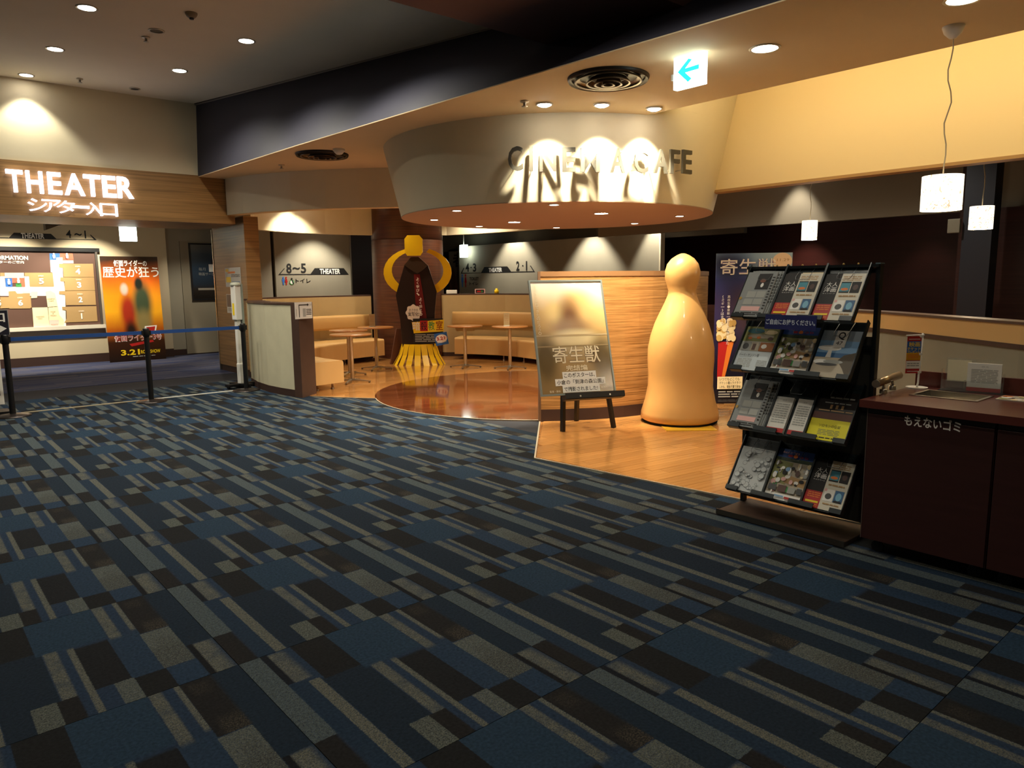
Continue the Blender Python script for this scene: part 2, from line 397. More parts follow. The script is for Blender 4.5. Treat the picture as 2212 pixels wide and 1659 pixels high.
PWH = mat('print_white', '#f1efe8', .5); TAN = mat('print_tan', '#b08c5c', .55); CRM = mat('print_cream', '#efdcae', .55); DBRN = mat('print_brown', '#5a4036', .5); SKY = mat('print_sky', '#7ea6cc', .5)
NVB = mat('print_navy', '#262a55', .45); SAND = mat('print_sand', '#b7ab95', .5); TEAL = mat('print_teal', '#3d7a86', .5); OLV = mat('print_olive', '#8d8f55', .5)
LAMPW = mat('lamp_lens', '#fff4e6', .4, emit=14.)
LAMPH = mat('lamp_lens_hot', '#fff6ea', .4, emit=30.)
LAMPS = mat('lamp_lens_soft', '#fff0d8', .4, emit=6.)
TRIMR = mat('lamp_trim', '#c9c2b2', .35, metal=.4)

def spot(parent, energy, angle, blend, color, mx, radius=.04):
    l = bpy.data.lights.new('lamp_light', 'SPOT'); l.energy = energy; l.spot_size = math.radians(angle); l.spot_blend = blend; l.color = color; l.shadow_soft_size = radius
    o = bpy.data.objects.new('lamp_light', l); COL.objects.link(o); o.parent = parent; o.matrix_local = mx
    return o

# ================================================================== THE SETTING
X_TH = 11.06          # theatre wall (plane y)
H_UP, H_SO = 3.955, 2.945
# ---- floor
CARPET = carpet_material()
fl = struct('floor', MB().box(-5, 15, -4, 17.5, -.06, -.006), mat('subfloor', '#1c1d24', .95))
tm = MB().box(.0012, TILE-.0012, -TILE+.0012, -.0012, -.006, .0, CARPET).mesh('carpet_tile')
OX, OY = 1.7933, 2.6146
for i in range(-6, 3):
    for j in range(-9, 6):
        x, y = OX+i*TILE, OY-j*TILE
        if x > 3.4 and y < 2.0: 
            if x > 4.4: continue
        obj('carpet_tile', tm, parent=fl, mx=T(x, y, 0))
obj('corridor_carpet', MB().box(-4.6, 8.0, OY+10*TILE+.001, 16.2, -.006, 0), stripe_carpet(), fl)
# threshold rail of the gate line
rail = mat('threshold_metal', '#b8ad90', .5, metal=.4)
struct('trim_1', MB().box(1.0, 2.30, 9.72, 9.755, 0, .008), rail)
struct('trim_2', MB().box(2.44, 3.45, 9.72, 9.76, 0, .008), mat('threshold_white', '#d8d6cc', .5))

# ---- wooden cafe floor
CX, CY, CRAD = 6.369, 6.916, 2.08
def arc(cx, cy, r, a0, a1, n): return [(cx+r*math.cos(a0+(a1-a0)*k/n), cy+r*math.sin(a0+(a1-a0)*k/n)) for k in range(n+1)]
aL = math.atan2(7.83-CY, 4.436-CX); aR = math.atan2(5.35-CY, 4.987-CX)+2*PI
edge_pts = [(4.0, 8.52), (4.2, 8.2)]+arc(CX, CY, CRAD, aL, aR, 18)
wf_poly = edge_pts+[(3.861, 4.205), (4.083, 2.486), (4.30, .75), (9.4, .75), (9.4, 12.9), (4.45, 12.9), (4.45, 10.9), (4.1, 10.5)]
ORANGE = boards('cafe_boards', '#c48a4e', '#b2783e', -.16, .11, .9, .16, .5)
wfo = struct('floor_cafe', MB().prism(wf_poly, -.005, .004), ORANGE)
REDW = boards('dark_cafe_boards', '#743f22', '#5e2e16', -.35, .09, 1.4, .10, .8)
obj('dark_wood_disc', MB().prism(arc(CX, CY, CRAD-.004, 0, 2*PI*(1-1/72), 71), .004, .0065), REDW, wfo)
PLK = wood('oak_plank', '#d69a58', '#c08444', .2, 0, .7, .5, .16)
def clip(poly, cp):                           # convex clip
    n = len(cp)
    for i in range(n):
        a, b = cp[i], cp[(i+1) % n]; out = []
        for k in range(len(poly)):
            p, q = poly[k], poly[(k+1) % len(poly)]
            sp = (b[0]-a[0])*(p[1]-a[1])-(b[1]-a[1])*(p[0]-a[0]); sq = (b[0]-a[0])*(q[1]-a[1])-(b[1]-a[1])*(q[0]-a[0])
            if sp >= 0: out.append(p)
            if (sp >= 0) != (sq >= 0):
                t = sp/(sp-sq); out.append((p[0]+t*(q[0]-p[0]), p[1]+t*(q[1]-p[1])))
        poly = out
        if len(poly) < 3: return []
    return poly
region = [(3.865, 4.20), (4.085, 2.488), (4.13, 2.10), (7.2, 2.10), (7.2, 4.4), (5.02, 5.34)]
pa = -.13; ca, sa = math.cos(pa), math.sin(pa); PW, PL = .105, .95
rr = random.Random(3); row = 0; y = -1.
while y < 6.5:
    x = -rr.uniform(0, PL)+2.
    while x < 9:
        q = [(x, y), (x+PL-.003, y), (x+PL-.003, y+PW-.0025), (x, y+PW-.0025)]
        q = [(ca*a-sa*b, sa*a+ca*b) for a, b in q]
        c = clip(q, region)
        if len(c) >= 3 and abs(sum(c[i][0]*c[(i+1) % len(c)][1]-c[(i+1) % len(c)][0]*c[i][1] for i in range(len(c)))) > .004:
            cx = sum(p[0] for p in c)/len(c); cy = sum(p[1] for p in c)/len(c)
            loc = [((p[0]-cx)*ca+(p[1]-cy)*sa, -(p[0]-cx)*sa+(p[1]-cy)*ca) for p in c]
            obj('plank', MB().prism(loc, .003, .0085+rr.uniform(-.0003, .0003)), PLK, wfo, T(cx, cy, 0) @ RZ(pa))
        x += PL
    y += PW; row += 1
trimm = mat('floor_trim', '#cfc6ae', .35, metal=.6)
struct('trim_3', MB().band(edge_pts, -.004, .0075, .014), trimm)
struct('trim_4', MB().band([(4.987, 5.35), (3.861, 4.205), (4.083, 2.486), (4.2, 1.6)], -.004, .0105, -.014), trimm)

# ---- upper hall ceiling, theatre wall, bulkhead, beam
struct('ceiling', MB().prism([(-4.6, -3), (7.2, -3), (5.6, 4), (4.95, 6.03), (3.62, X_TH), (-4.6, X_TH)], H_UP, H_UP+.08), CEIL)
struct('wall_theater_upper', MB().box(-4.6, 3.72, X_TH, X_TH+.12, 2.96, H_UP), CREAM)
low = [(3.614, 11.06), (3.694, 7.95), (3.772, 6.19), (3.85, 4.36), (3.938, 2.83), (3.965, 2.24), (4.05, 0), (4.12, -3)]
upp = [(3.655, 11.06), (4.455, 7.91), (4.934, 6.04), (5.40, 4.2), (5.78, 2.7), (5.90, 2.24), (6.45, 0), (7.2, -3)]
def poly_at(pl, y):
    for (x0, y0), (x1, y1) in zip(pl, pl[1:]):
        if y0 >= y >= y1: return x0+(x1-x0)*(y0-y)/(y0-y1)
    return pl[-1][0]
vs = []; fs = []; NU, NV = 56, 8
for i in range(NU+1):
    yy = 11.06-14.06*i/NU; xl, xu = poly_at(low, yy), poly_at(upp, yy)
    for k in range(NV+1): vs.append((xl+(xu-xl)*k/NV, yy, H_SO+(H_UP-H_SO)*k/NV))
for i in range(NU):
    for k in range(NV):
        p = i*(NV+1)+k; fs.append((p, p+1, p+NV+2, p+NV+1))
struct('wall_bulkhead', MB().add(vs, fs, None, True), NAVYP)
struct('trim_5', MB().tube([(upp[i][0]-.012, upp[i][1], H_UP-.012) for i in range(4)], .012, 6), mat('cove_trim', '#77716a', .6))
struct('ceiling_beam', MB().box(-4.6, 5.0, 3.45, 4.71, 3.40, H_UP), BROWNB)
# soffit over the cafe
sof = [(a, b) for a, b in low]+[(5.6, -3), (5.6, 6.4), (10.45, 6.4), (10.45, 12.9), (3.62, 12.9)]
struct('ceiling_soffit', MB().prism(sof, H_SO, H_SO+.008), SOFF)
struct('ceiling_cove', MB().box(5.6, 7.3, -3, 7, 3.62, 3.7), CREAM)
struct('wall_cove_back', MB().box(5.595, 5.62, -3, 4.4, H_SO+.09, 3.1), CREAM)
struct('wall_cove_upper', MB().box(5.4, 5.52, -3, 4.4, 3.06, 3.7), CREAM)
struct('wall_cove', MB().box(7.0, 7.12, -3, 4.9, 2.375, 3.66), YELW)
struct('trim_6', MB().box(6.985, 7.135, -3, 4.9, 2.35, 2.378), mat('bulkhead_edge', '#a98556', .6))
# theatre portal: veneer fascia and jamb
struct('wall_theater_fascia', MB().box(-4.6, 4.10, X_TH-.02, 12.4, 2.30, 2.965), OAK)
struct('wall_theater_jamb', MB().box(4.20, 4.42, 10.98, 12.36, .10, 2.42), OAK)
struct('baseboard_jamb', MB().box(4.215, 4.405, 11.0, 12.35, 0, .10), SKIRT)
struct('trim_7', MB().box(4.19, 4.23, 12.36, 12.385, 0, 2.3), STEEL)
# cream curved bulkhead between portal and drum
cb = [(3.98, 11.02), (4.07, 10.62), (4.19, 10.28), (4.42, 9.78), (4.72, 9.34), (5.02, 8.98), (5.33, 8.66), (5.7, 8.36)]
struct('wall_cream_bulkhead', MB().band(cb, 2.43, H_SO, .17), CREAM)
struct('trim_8', MB().band([(x+.004, y+.003) for x, y in cb], 2.425, 2.431, .16), SOFF)

# ---- drum with the cafe sign
DCX, DCY = 6.249, 6.433
def drum_r(z): return 1.836+(z-2.173)*(2.017-1.836)/.772
dr = MB().lathe([(drum_r(2.173), 2.173), (drum_r(3.02), 3.02)], 96, (DCX, DCY))
au = math.acos((5.66-DCX)/drum_r(3.02))
dr.lathe([(drum_r(3.02), 3.02), (drum_r(3.64), 3.64)], 60, (DCX, DCY), None, True, -au, 0.)
struct('wall_drum', dr, CREAM)
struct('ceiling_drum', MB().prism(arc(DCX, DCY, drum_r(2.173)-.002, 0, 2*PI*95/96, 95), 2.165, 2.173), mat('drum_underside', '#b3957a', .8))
struct('trim_9', MB().box(6.95, 7.0, 4.76, 4.90, 2.17, 2.38), CREAM)

# ---- cafe back walls (low wall, open band, cream band above)
WL = [(4.28, 11.0), (4.42, 11.35), (4.8, 11.75), (5.3, 12.0), (5.9, 12.12), (6.95, 12.1)]
WR = [(8.08, 11.42), (8.5, 11.0), (8.8, 10.4), (8.93, 9.7), (8.9, 9.0), (8.7, 8.3)]
struct('wall_booth_left', MB().band(WL, .08, 1.17, .1), BACKP)
struct('baseboard_booth_left', MB().band(WL, 0, .08, .1), SKIRT)
struct('trim_10', MB().band(WL, 1.17, 1.195, .13), BROWN)
struct('wall_booth_right', MB().band(WR, .08, 1.17, .1), BACKP)
struct('baseboard_booth_right', MB().band(WR, 0, .08, .1), SKIRT)
struct('trim_11', MB().band(WR, 1.17, 1.195, .14), BROWN)
WB = [(4.36, 11.1), (4.7, 11.82), (5.2, 12.16), (5.64, 12.3), (6.2, 12.33), (6.7, 12.28), (7.13, 12.16), (7.7, 11.9), (8.26, 11.46), (8.5, 10.8), (8.61, 10.04), (8.68, 8.93), (8.6, 8.0), (8.3, 7.2)]
struct('wall_cream_band', MB().band(WB, 2.30, H_SO, .1), CREAM)
# round wooden column
clm = struct('wall_column', MB().lathe([(.675, 0), (.675, 2.2)], 48, (7.72, 12.0)), COLW)
struct('wall_column_head', MB().lathe([(.662, 2.2), (.662, 2.212), (.675, 2.212), (.675, H_SO)], 48, (7.72, 12.0)), COLW, None, None)

# ---- left curved partition
PO = [(4.06, 10.62), (3.90, 10.25), (3.80, 9.75), (3.765, 9.3), (3.79, 8.95), (3.838, 8.64)]
struct('wall_partition', MB().band(PO, .09, 1.155, .24), PART)
struct('baseboard_partition', MB().band([(x-.004, y) for x, y in PO], 0, .09, .24), SKIRT)
struct('trim_12', MB().band([(x-.008, y) for x, y in PO], 1.155, 1.18, .25), BROWN)
dv = Vector((4.15-3.862, 8.706-8.50)).normalized(); nv = Vector((dv.y, -dv.x))
struct('trim_13', MB().prism([(3.862, 8.50), (4.15, 8.706), (4.12, 8.76), (3.828, 8.64)], 0, 1.182), BROWN)

# ---- centre veneer screen (arc)
PR = 2.2
a_l = math.atan2(5.351-6.98, 4.987-6.35); a_r = math.radians(-18)
pan = [(6.35+PR*math.cos(a_l+(a_r-a_l)*k/24), 6.98+PR*math.sin(a_l+(a_r-a_l)*k/24)) for k in range(25)]
ZEB2 = ZEB
struct('wall_screen', MB().band(pan, .13, 1.46, .08), ZEB)
struct('baseboard_screen', MB().band(pan, 0.004, .13, .08), SKIRT)
struct('trim_14', MB().band([(6.35+(PR+.006)*math.cos(a_l+(a_r-a_l)*k/24), 6.98+(PR+.006)*math.sin(a_l+(a_r-a_l)*k/24)) for k in range(25)], 1.46, 1.51, .092), mat('screen_cap', '#8a6440', .5))
dl = Vector((math.cos(a_l), math.sin(a_l)))
struct('trim_15', MB().prism([(6.35+2.205*dl.x, 6.98+2.205*dl.y), (6.35+2.11*dl.x, 6.98+2.11*dl.y), (6.35+2.11*dl.x-.02, 6.98+2.11*dl.y+.015), (6.35+2.205*dl.x-.02, 6.98+2.205*dl.y+.015)], 0.004, 1.51), mat('screen_edge', '#6b4e38', .5))

# ---- low wall behind the counter
LWL = [(4.46, .3), (4.47, 1.0), (4.58, 1.16), (5.0, 1.70), (5.4, 2.2), (6.1, 3.3)]
GW = mat('grey_cloth_wall', '#8b8876', .85, var=.1, vscale=4, bump=.2)
struct('wall_low', MB().band(LWL, .0045, 1.03, -.1), GW)
struct('trim_16', MB().band([(x-.01, y) for x, y in LWL], 1.03, 1.055, -.12), SKIRT)
struct('trim_17', MB().band([(x-.004, y) for x, y in LWL], 1.055, 1.16, -.12), mat('low_wall_cap', '#c9a468', .5))
struct('trim_18', MB().band([(x-.012, y) for x, y in LWL], 1.16, 1.175, -.14), BROWN)

# ---- theatre corridor beyond the portal
struct('wall_info', MB().box(-4.6, 4.32, 15.36, 15.46, .16, 2.75), mat('info_wall_paint', '#c2b497', .8))
struct('baseboard_info', MB().box(-4.6, 4.32, 15.345, 15.46, 0, .16), SKIRT)
struct('wall_corridor', MB().box(4.32, 7.9, 15.54, 15.62, .12, 2.75), GREYW)
struct('baseboard_corridor', MB().box(4.32, 7.9, 15.53, 15.62, 0, .12), SKIRT)
struct('door_1', MB().box(4.62, 5.75, 15.515, 15.54, .02, 2.28), mat('door_grey', '#8e8470', .7))
struct('ceiling_corridor', MB().box(-4.6, 10.3, 12.93, 17.3, 2.75, 2.82), CEIL)
struct('ceiling_portal', MB().box(-4.6, 4.2, 12.4, 12.95, 2.75, 2.82), CEIL)
# wall with the 8-5 sign
struct('wall_sign_left', MB().box(5.93, 7.57, 14.0, 14.1, 0, 2.74), GREYW)
struct('trim_19', MB().box(7.57, 7.60, 13.985, 14.11, 0, 2.74), STEEL)
struct('wall_side', MB().box(5.15, 5.86, 14.0, 14.1, 0, 2.74), GREYW)
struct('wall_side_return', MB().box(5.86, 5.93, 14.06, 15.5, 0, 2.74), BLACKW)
struct('wall_far_corridor', MB().box(7.6, 13.5, 16.6, 16.7, 0, 2.75), MAROON)
# wall with the 4-3 / 2-1 sign, seen right of the column
struct('wall_sign_right', MB().box(11.0, 11.1, 8.55, 14.74, 0, 2.285), GREYW)
struct('trim_20', MB().box(10.985, 11.11, 8.52, 8.55, 0, 2.285), mat('pale_edge', '#d9cdb2', .5))
struct('trim_21', MB().box(10.985, 11.11, 14.74, 14.78, 0, 2.285), STEEL)
struct('wall_over_sign', MB().box(11.3, 11.4, 7, 16.6, 2.2, 2.9), mat('over_sign_paint', '#5f594c', .8))
struct('wall_grey_bulkhead', MB().box(10.5, 10.6, -2, 9.63, 2.235, 3.3), mat('grey_bulkhead_paint', '#7c7262', .8))
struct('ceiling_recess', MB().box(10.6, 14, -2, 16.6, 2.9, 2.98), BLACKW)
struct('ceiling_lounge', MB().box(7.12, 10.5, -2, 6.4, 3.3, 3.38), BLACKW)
struct('wall_maroon', MB().box(13.0, 13.1, 3.6, 16.6, 0, 2.9), MAROON)
struct('wall_maroon_near', MB().box(10.3, 10.42, -2, 3.35, 0, 2.235), DKWOOD)
struct('wall_maroon_return', MB().box(10.42, 13.05, 3.3, 3.4, 0, 2.9), DKWOOD)
struct('wall_lounge_screen', MB().box(9.1, 9.2, 4.0, 8.0, 0, 1.05), DKWOOD)
struct('wall_pillar', MB().box(9.55, 9.8, 2.78, 3.08, 0, 3.3), mat('navy_pillar', '#191b26', .6))
# unseen sides of the hall
struct('wall_left', MB().box(-4.7, -4.6, -3, 16.5, 0, H_UP), CREAM)
struct('wall_rear', MB().box(-4.7, 14, -3.1, -3, 0, H_UP), CREAM)

# ================================================================== LIGHTS THE PLACE HAS, AND ADDED FILL LAMPS
def ring(r0, r1, z0, z1, n=24): return MB().lathe([(r0, z0), (r1, z0), (r1, z1), (r0, z1), (r0, z0)], n)
def disc(r, z, n=24): return MB().add([(r*math.cos(2*PI*k/n), r*math.sin(2*PI*k/n), z) for k in range(n)], [tuple(range(n-1, -1, -1))])
def downlight(x, y, z, label, group=None, r=.075, energy=40, angle=110, blend=.6, color=NEUT, lens=None, aim=None):
    t = thing('downlight', label, 'downlight', T(x, y, z), group)
    obj('trim_ring', ring(r, r+.018, -.006, .0), TRIMR, t)
    obj('lens', disc(r, -.003), lens or LAMPW, t)
    if energy:
        d = Vector(aim)-Vector((x, y, z)) if aim else Vector((0, 0, -1))
        q = d.to_track_quat('-Z', 'Y').to_matrix().to_4x4()
        spot(t, energy, angle, blend, color, T(0, 0, -.03) @ q, r*.6)
    return t
G_UP = 'downlights in the upper hall ceiling'
for (x, y, lab) in ((1.70, 7.93, 'beside the smoke detector, away from the navy bulkhead'), (3.18, 7.93, 'closest to the navy bulkhead'), (1.69, 9.48, 'between the smoke detector row and the wall washer'), (2.97, 9.49, 'closest to the unlit corner lamp')):
    downlight(x, y, H_UP, 'round lit hall ceiling downlight '+lab, G_UP, .075, 58 if x > 2.5 and y < 9 else 52, 140, .9)
downlight(1.60, 10.83, H_UP, 'round lit downlight washing the wall above the glowing entrance letters', None, .07, 30, 95, .45)
downlight(3.32, 6.25, H_UP, 'round lit hall ceiling downlight nearest the brown ceiling beam', G_UP, .075, 66, 140, .9)
downlight(1.75, 6.3, H_UP, 'round lit hall ceiling downlight beside the brown beam, away from the bulkhead', G_UP, .075, 52, 140, .9)
for (x, y) in ((.3, 8.7), (.3, 5.4), (1.75, 2.7), (3.0, 2.7), (.3, 2.2), (1.7, .6), (.2, -.6)):  # unseen lamps added as ambient fill for the hall and near carpet
    downlight(x, y, H_UP, 'added out-of-view fill downlight on the visitor side of the brown beam' if y < 4 else 'added out-of-view fill downlight in the row farthest from the bulkhead', G_UP, .075, 34 if y > 4 else (26 if x == 3.0 else 15), 135, .8)
off = mat('unlit_lens', '#3c3a36', .3)
def flatlamp(x, y, z, label, r):
    t = thing('downlight', label, 'downlight', T(x, y, z)); obj('trim_ring', ring(r, r+.016, -.008, 0), TRIMR, t); obj('lens', disc(r, -.004), off, t)
flatlamp(2.772, 10.70, H_UP, 'unlit round downlight in the ceiling corner above the entrance fascia', .05)
flatlamp(2.366, 8.184, H_UP, 'unlit round downlight between four lit ones in the hall ceiling', .06)
def sprinkler(x, y, z, label, s=1.):
    t = thing('sprinkler', label, 'sprinkler', T(x, y, z))
    obj('rose', MB().lathe([(0, -.001), (.04*s, -.002), (.036*s, -.012), (.014*s, -.016)], 16), TRIMR, t)
    obj('head', MB().lathe([(.012*s, -.014), (.012*s, -.04), (.026*s, -.044), (.024*s, -.05), (0, -.05)], 12), STEEL, t)
sprinkler(2.337, 8.46, H_UP, 'small ceiling sprinkler beside the unlit hall downlight')
sprinkler(2.128, 10.617, H_UP, 'tiny ceiling sprinkler close to the wall above the entrance letters')
sprinkler(*at(1133, 218, z=H_SO)[:2], H_SO, 'small sprinkler in the soffit beside the spotlight over the cafe letters')
sprinkler(*at(608, 356, z=H_SO)[:2], H_SO, 'small sprinkler in the soffit above the cream bulkhead')
t = thing('smoke_detector', 'round beige smoke detector on the upper hall ceiling', 'smoke detector', T(2.481, 7.468, H_UP))
obj('body', MB().lathe([(0, -.045), (.03, -.045), (.045, -.03), (.055, -.012), (.055, 0)], 24), mat('detector', '#8d8068', .6), t); obj('sensor', MB().lathe([(0, -.06), (.02, -.058), (.022, -.044)], 16), BLK, t)
p = at(732, 322, z=H_SO)
t = thing('smoke_detector', 'white dome smoke detector beside the dark round vent on the soffit', 'smoke detector', T(p.x, p.y, H_SO))
obj('body', MB().lathe([(0, -.065), (.03, -.06), (.052, -.04), (.06, -.02)], 24), WHITE, t); obj('base', MB().lathe([(.068, -.02), (.068, 0)], 24), WHITE, t); obj('rim', ring(.058, .07, -.022, -.018), WHITE, t)
# ---- round ceiling vents
def vent(x, y, z, label, R):
    t = thing('ceiling_vent', label, 'vent', T(x, y, z))
    dk = mat('vent_dark', '#1a1411', .5); bz = mat('vent_bronze', '#6d5a45', .35, metal=.5)
    obj('well', MB().lathe([(0, -.002), (R*.96, -.002)], 40), dk, t)
    obj('outer_ring', MB().lathe([(R*.90, -.012), (R*.97, -.030), (R, -.012), (R, 0)], 48), dk, t)
    for f, d in ((.78, .03), (.50, .042), (.30, .05), (.12, .055)):
        obj('cone_ring', MB().lathe([(R*f, -d), (R*f+R*.05, -d-.004), (R*f+R*.02, -d+.012), (R*f*.9, -.004)], 40), bz, t)
vent(4.36, 3.905, H_SO, 'round bronze air vent with bright rings on the soffit above the cafe letters', .31)
vent(4.16, 8.27, H_SO, 'round dark air vent on the soffit near the cream bulkhead', .31)
# ---- soffit downlights and the three sign spotlights
downlight(4.644, 2.766, H_SO, 'round lit downlight on the soffit between the arrow sign and pendant lamp', None, .085, 23, 85, .8, NEUT, aim=(5.0, 3.4, 0))
downlight(4.713, 1.60, H_SO, 'round lit downlight on the soffit near the pendant canopy above the counter', None, .085, 6, 95, .7, NEUT)
def r_in(px, py, r, z):                      # first hit of a photo ray with the drum's mantle
    d = (at(px, py, z=z)-CAM); d.normalize(); s = 2.
    while s < 14:
        q = CAM+d*s
        if math.hypot(q.x-DCX, q.y-DCY) < drum_r(q.z)+r: return q
        s += .005
    return q
for (px, py), lab, (tx, ty) in (((1176, 224), 'spotlight over the first letters of the cafe sign', (1185, 480)), ((1300, 225), 'spotlight over the middle letters of the cafe sign', (1300, 400)), ((1413, 233), 'spotlight over the last letters of the cafe sign', (1385, 400))):
    p = at(px, py, z=H_SO); a = r_in(tx, ty, 0, 2.5)
    aim = Vector((DCX, DCY, 0))-Vector((p.x, p.y, 0)); aim.normalize()
    t = thing('spotlight', lab, 'spotlight', T(p.x, p.y, H_SO)); 
    obj('collar', ring(.06, .075, -.012, 0), WHITE, t); obj('lens', MB().lathe([(0, -.028), (.03, -.026), (.055, -.016), (.06, -.004)], 20), LAMPH, t)
    tgt = Vector((a.x, a.y, 2.18 if px != 1176 else 2.02)); d = tgt-Vector((p.x, p.y, H_SO-.03))
    spot(t, 130 if px != 1176 else 100, 66, .4, (1, .88, .66), T(0, 0, -.05) @ d.to_track_quat('-Z', 'Y').to_matrix().to_4x4(), .035)
# ---- downlights in the underside of the drum
for k, (x, y) in enumerate(((5.155, 7.4), (4.703, 6.33), (5.132, 5.297), (6.244, 7.905), (7.32, 7.509), (7.686, 6.396), (7.27, 5.367))):
    downlight(x, y, 2.165, 'small lit downlight in the ring around the underside of the cafe drum', 'ring of downlights under the drum', .045, 38, 130, .7, WARM)
for (x, y) in ((6.193, 7.118), (6.224, 5.663)):
    downlight(x, y, 2.165, 'larger bright downlight in the middle of the underside of the cafe drum', 'middle downlights under the drum', .075, 65, 140, .7, WARM, LAMPH)
# booth and corridor lamps
downlight(5.55, 11.95, H_SO, 'downlight behind the cream bulkhead washing the booth wall', None, .06, 60, 100, .5, (1, .9, .66))
downlight(8.25, 10.6, H_SO, 'downlight over the right-hand booth behind the drum', None, .06, 55, 130, .6, WARM)
downlight(6.2, 10.9, H_SO, 'downlight over the left-hand booth tables', None, .06, 55, 130, .6, WARM)
for x in (1.75, 2.9):
    downlight(x, 14.3, 2.75, 'corridor downlight washing the theatre map wall', 'map wall washers', .06, 120, 86, .5, (1, .9, .7), aim=(x, 15.3, .75))
downlight(.6, 14.3, 2.75, 'corridor downlight at the far end of the theatre map wall', None, .06, 120, 86, .5, (1, .9, .7), aim=(.6, 15.3, .75))
downlight(4.75, 14.2, 2.75, 'added fill downlight before the grey corridor door', None, .05, 45, 120, .6, NEUT)  # added lamp, brightens the dark right part of the corridor
downlight(6.75, 13.45, 2.75, 'corridor downlight above the wall reading 8 to 5', None, .05, 85, 105, .6, NEUT)
downlight(10.55, 10.2, H_SO, 'corridor downlight above the wall reading 4 3 and 2 1', None, .05, 150, 80, .5, NEUT)
downlight(10.62, 12.6, 2.9, 'corridor downlight near the far end of the right-hand sign wall', None, .05, 110, 90, .5, NEUT)
downlight(10.75, 8.6, 2.9, 'corridor downlight at the near end of the right-hand sign wall', None, .05, 110, 66, .5, NEUT)
downlight(12.4, 6.7, 2.9, 'downlight washing the maroon wall behind the pendant lamps', None, .05, 80, 75, .5, (1, .7, .5))
downlight(12.4, 4.6, 2.9, 'downlight washing the end of the maroon wall', None, .05, 15, 70, .5, (1, .7, .5))
downlight(10.2, 5.6, 3.3, 'downlight grazing the grey bulkhead behind the pendant lamps', None, .05, 90, 62, .5, NEUT)
downlight(8.6, 3.6, 3.3, 'added lounge fill lamp between the warm cream wall and grey bulkhead', None, .06, 45, 140, .8, NEUT)  # unseen low-power lamp added to lift the grey bulkhead
downlight(8.8, 6.0, 3.3, 'added lounge fill lamp behind the drum', None, .06, 45, 140, .8, NEUT)  # second unseen lamp added for the same bulkhead fill
# concealed cove lamp washing the warm wall
t = thing('cove_lamp', 'long warm fluorescent lamp hidden in the cove above the soffit edge', 'lamp', T(5.75, .9, 3.08))
obj('tube', MB().tube([(0, -3.0, 0), (0, 3.3, 0)], .016, 8), mat('cove_tube', '#ffdf9e', .5, emit=6.), t)
obj('batten', MB().box(-.03, .03, -3.05, 3.35, -.045, -.018), WHITE, t)
l = bpy.data.lights.new('lamp_light', 'AREA'); l.shape = 'RECTANGLE'; l.size = .06; l.size_y = 6.2; l.energy = 15; l.color = (1, .80, .47)
o = bpy.data.objects.new('lamp_light', l); COL.objects.link(o); o.parent = t; o.matrix_local = T(.03, .1, .03) @ Matrix.Rotation(math.radians(-78), 4, 'Y')

# ================================================================== SIGNS
# ---- glowing THEATER letters on the fascia
GLOW = mat('glow_letter', '#f2f0ff', .4, emit=1.15)
LSIDE = mat('letter_side', '#c9c6c0', .5)
YF = X_TH-.02
sg = thing('theater_sign', 'glowing white entrance lettering on the wooden fascia above the corridor', 'sign', frame((1.30, YF, 2.30), (1, 0, 0), (0, 0, 1)))
def fpx(px, py):
    q = at(px, py, y=YF-.05); return q.x-1.30, q.z-2.30
def glow_letter(ch, cx, w, y0, y1, bold, dep=.05):
    vs, fs = fit(ch, cx-w/2, y0, cx+w/2, y1, dep/2+.012, bold=bold, extrude=dep/2)
    return obj('letter', MB().add(vs, fs), GLOW, sg)
S1 = .25316
for ch, xm, wpx in (('T', 128, 150), ('H', 297, 148), ('E', 468, 120), ('A', 636, 180), ('T', 790, 148), ('E', 934, 118), ('R', 1072, 138)):
    px = xm*S1; top = 320+(178+(xm-45)*.066)*S1; bot = 320+(370+(xm-45)*.056)*S1
    (x0, y0), (x1, y1) = fpx(px, bot), fpx(px, top); ww = fpx(px+wpx*S1/2, top)[0]-fpx(px-wpx*S1/2, top)[0]
    glow_letter(ch, (x0+x1)/2, ww*.96, y0, y1, .022)
for k, ch in enumerate('シアター入口'):
    px = 66+(k+.5)*185/6; top = 429+k*2.2; bot = top+27
    (x0, y0), (x1, y1) = fpx(px, bot), fpx(px, top)
    w = .205
    if ch == 'ー': y0, y1 = y0+.075, y0+.11
    glow_letter(ch, (x0+x1)/2, w, y0, y1, .0)
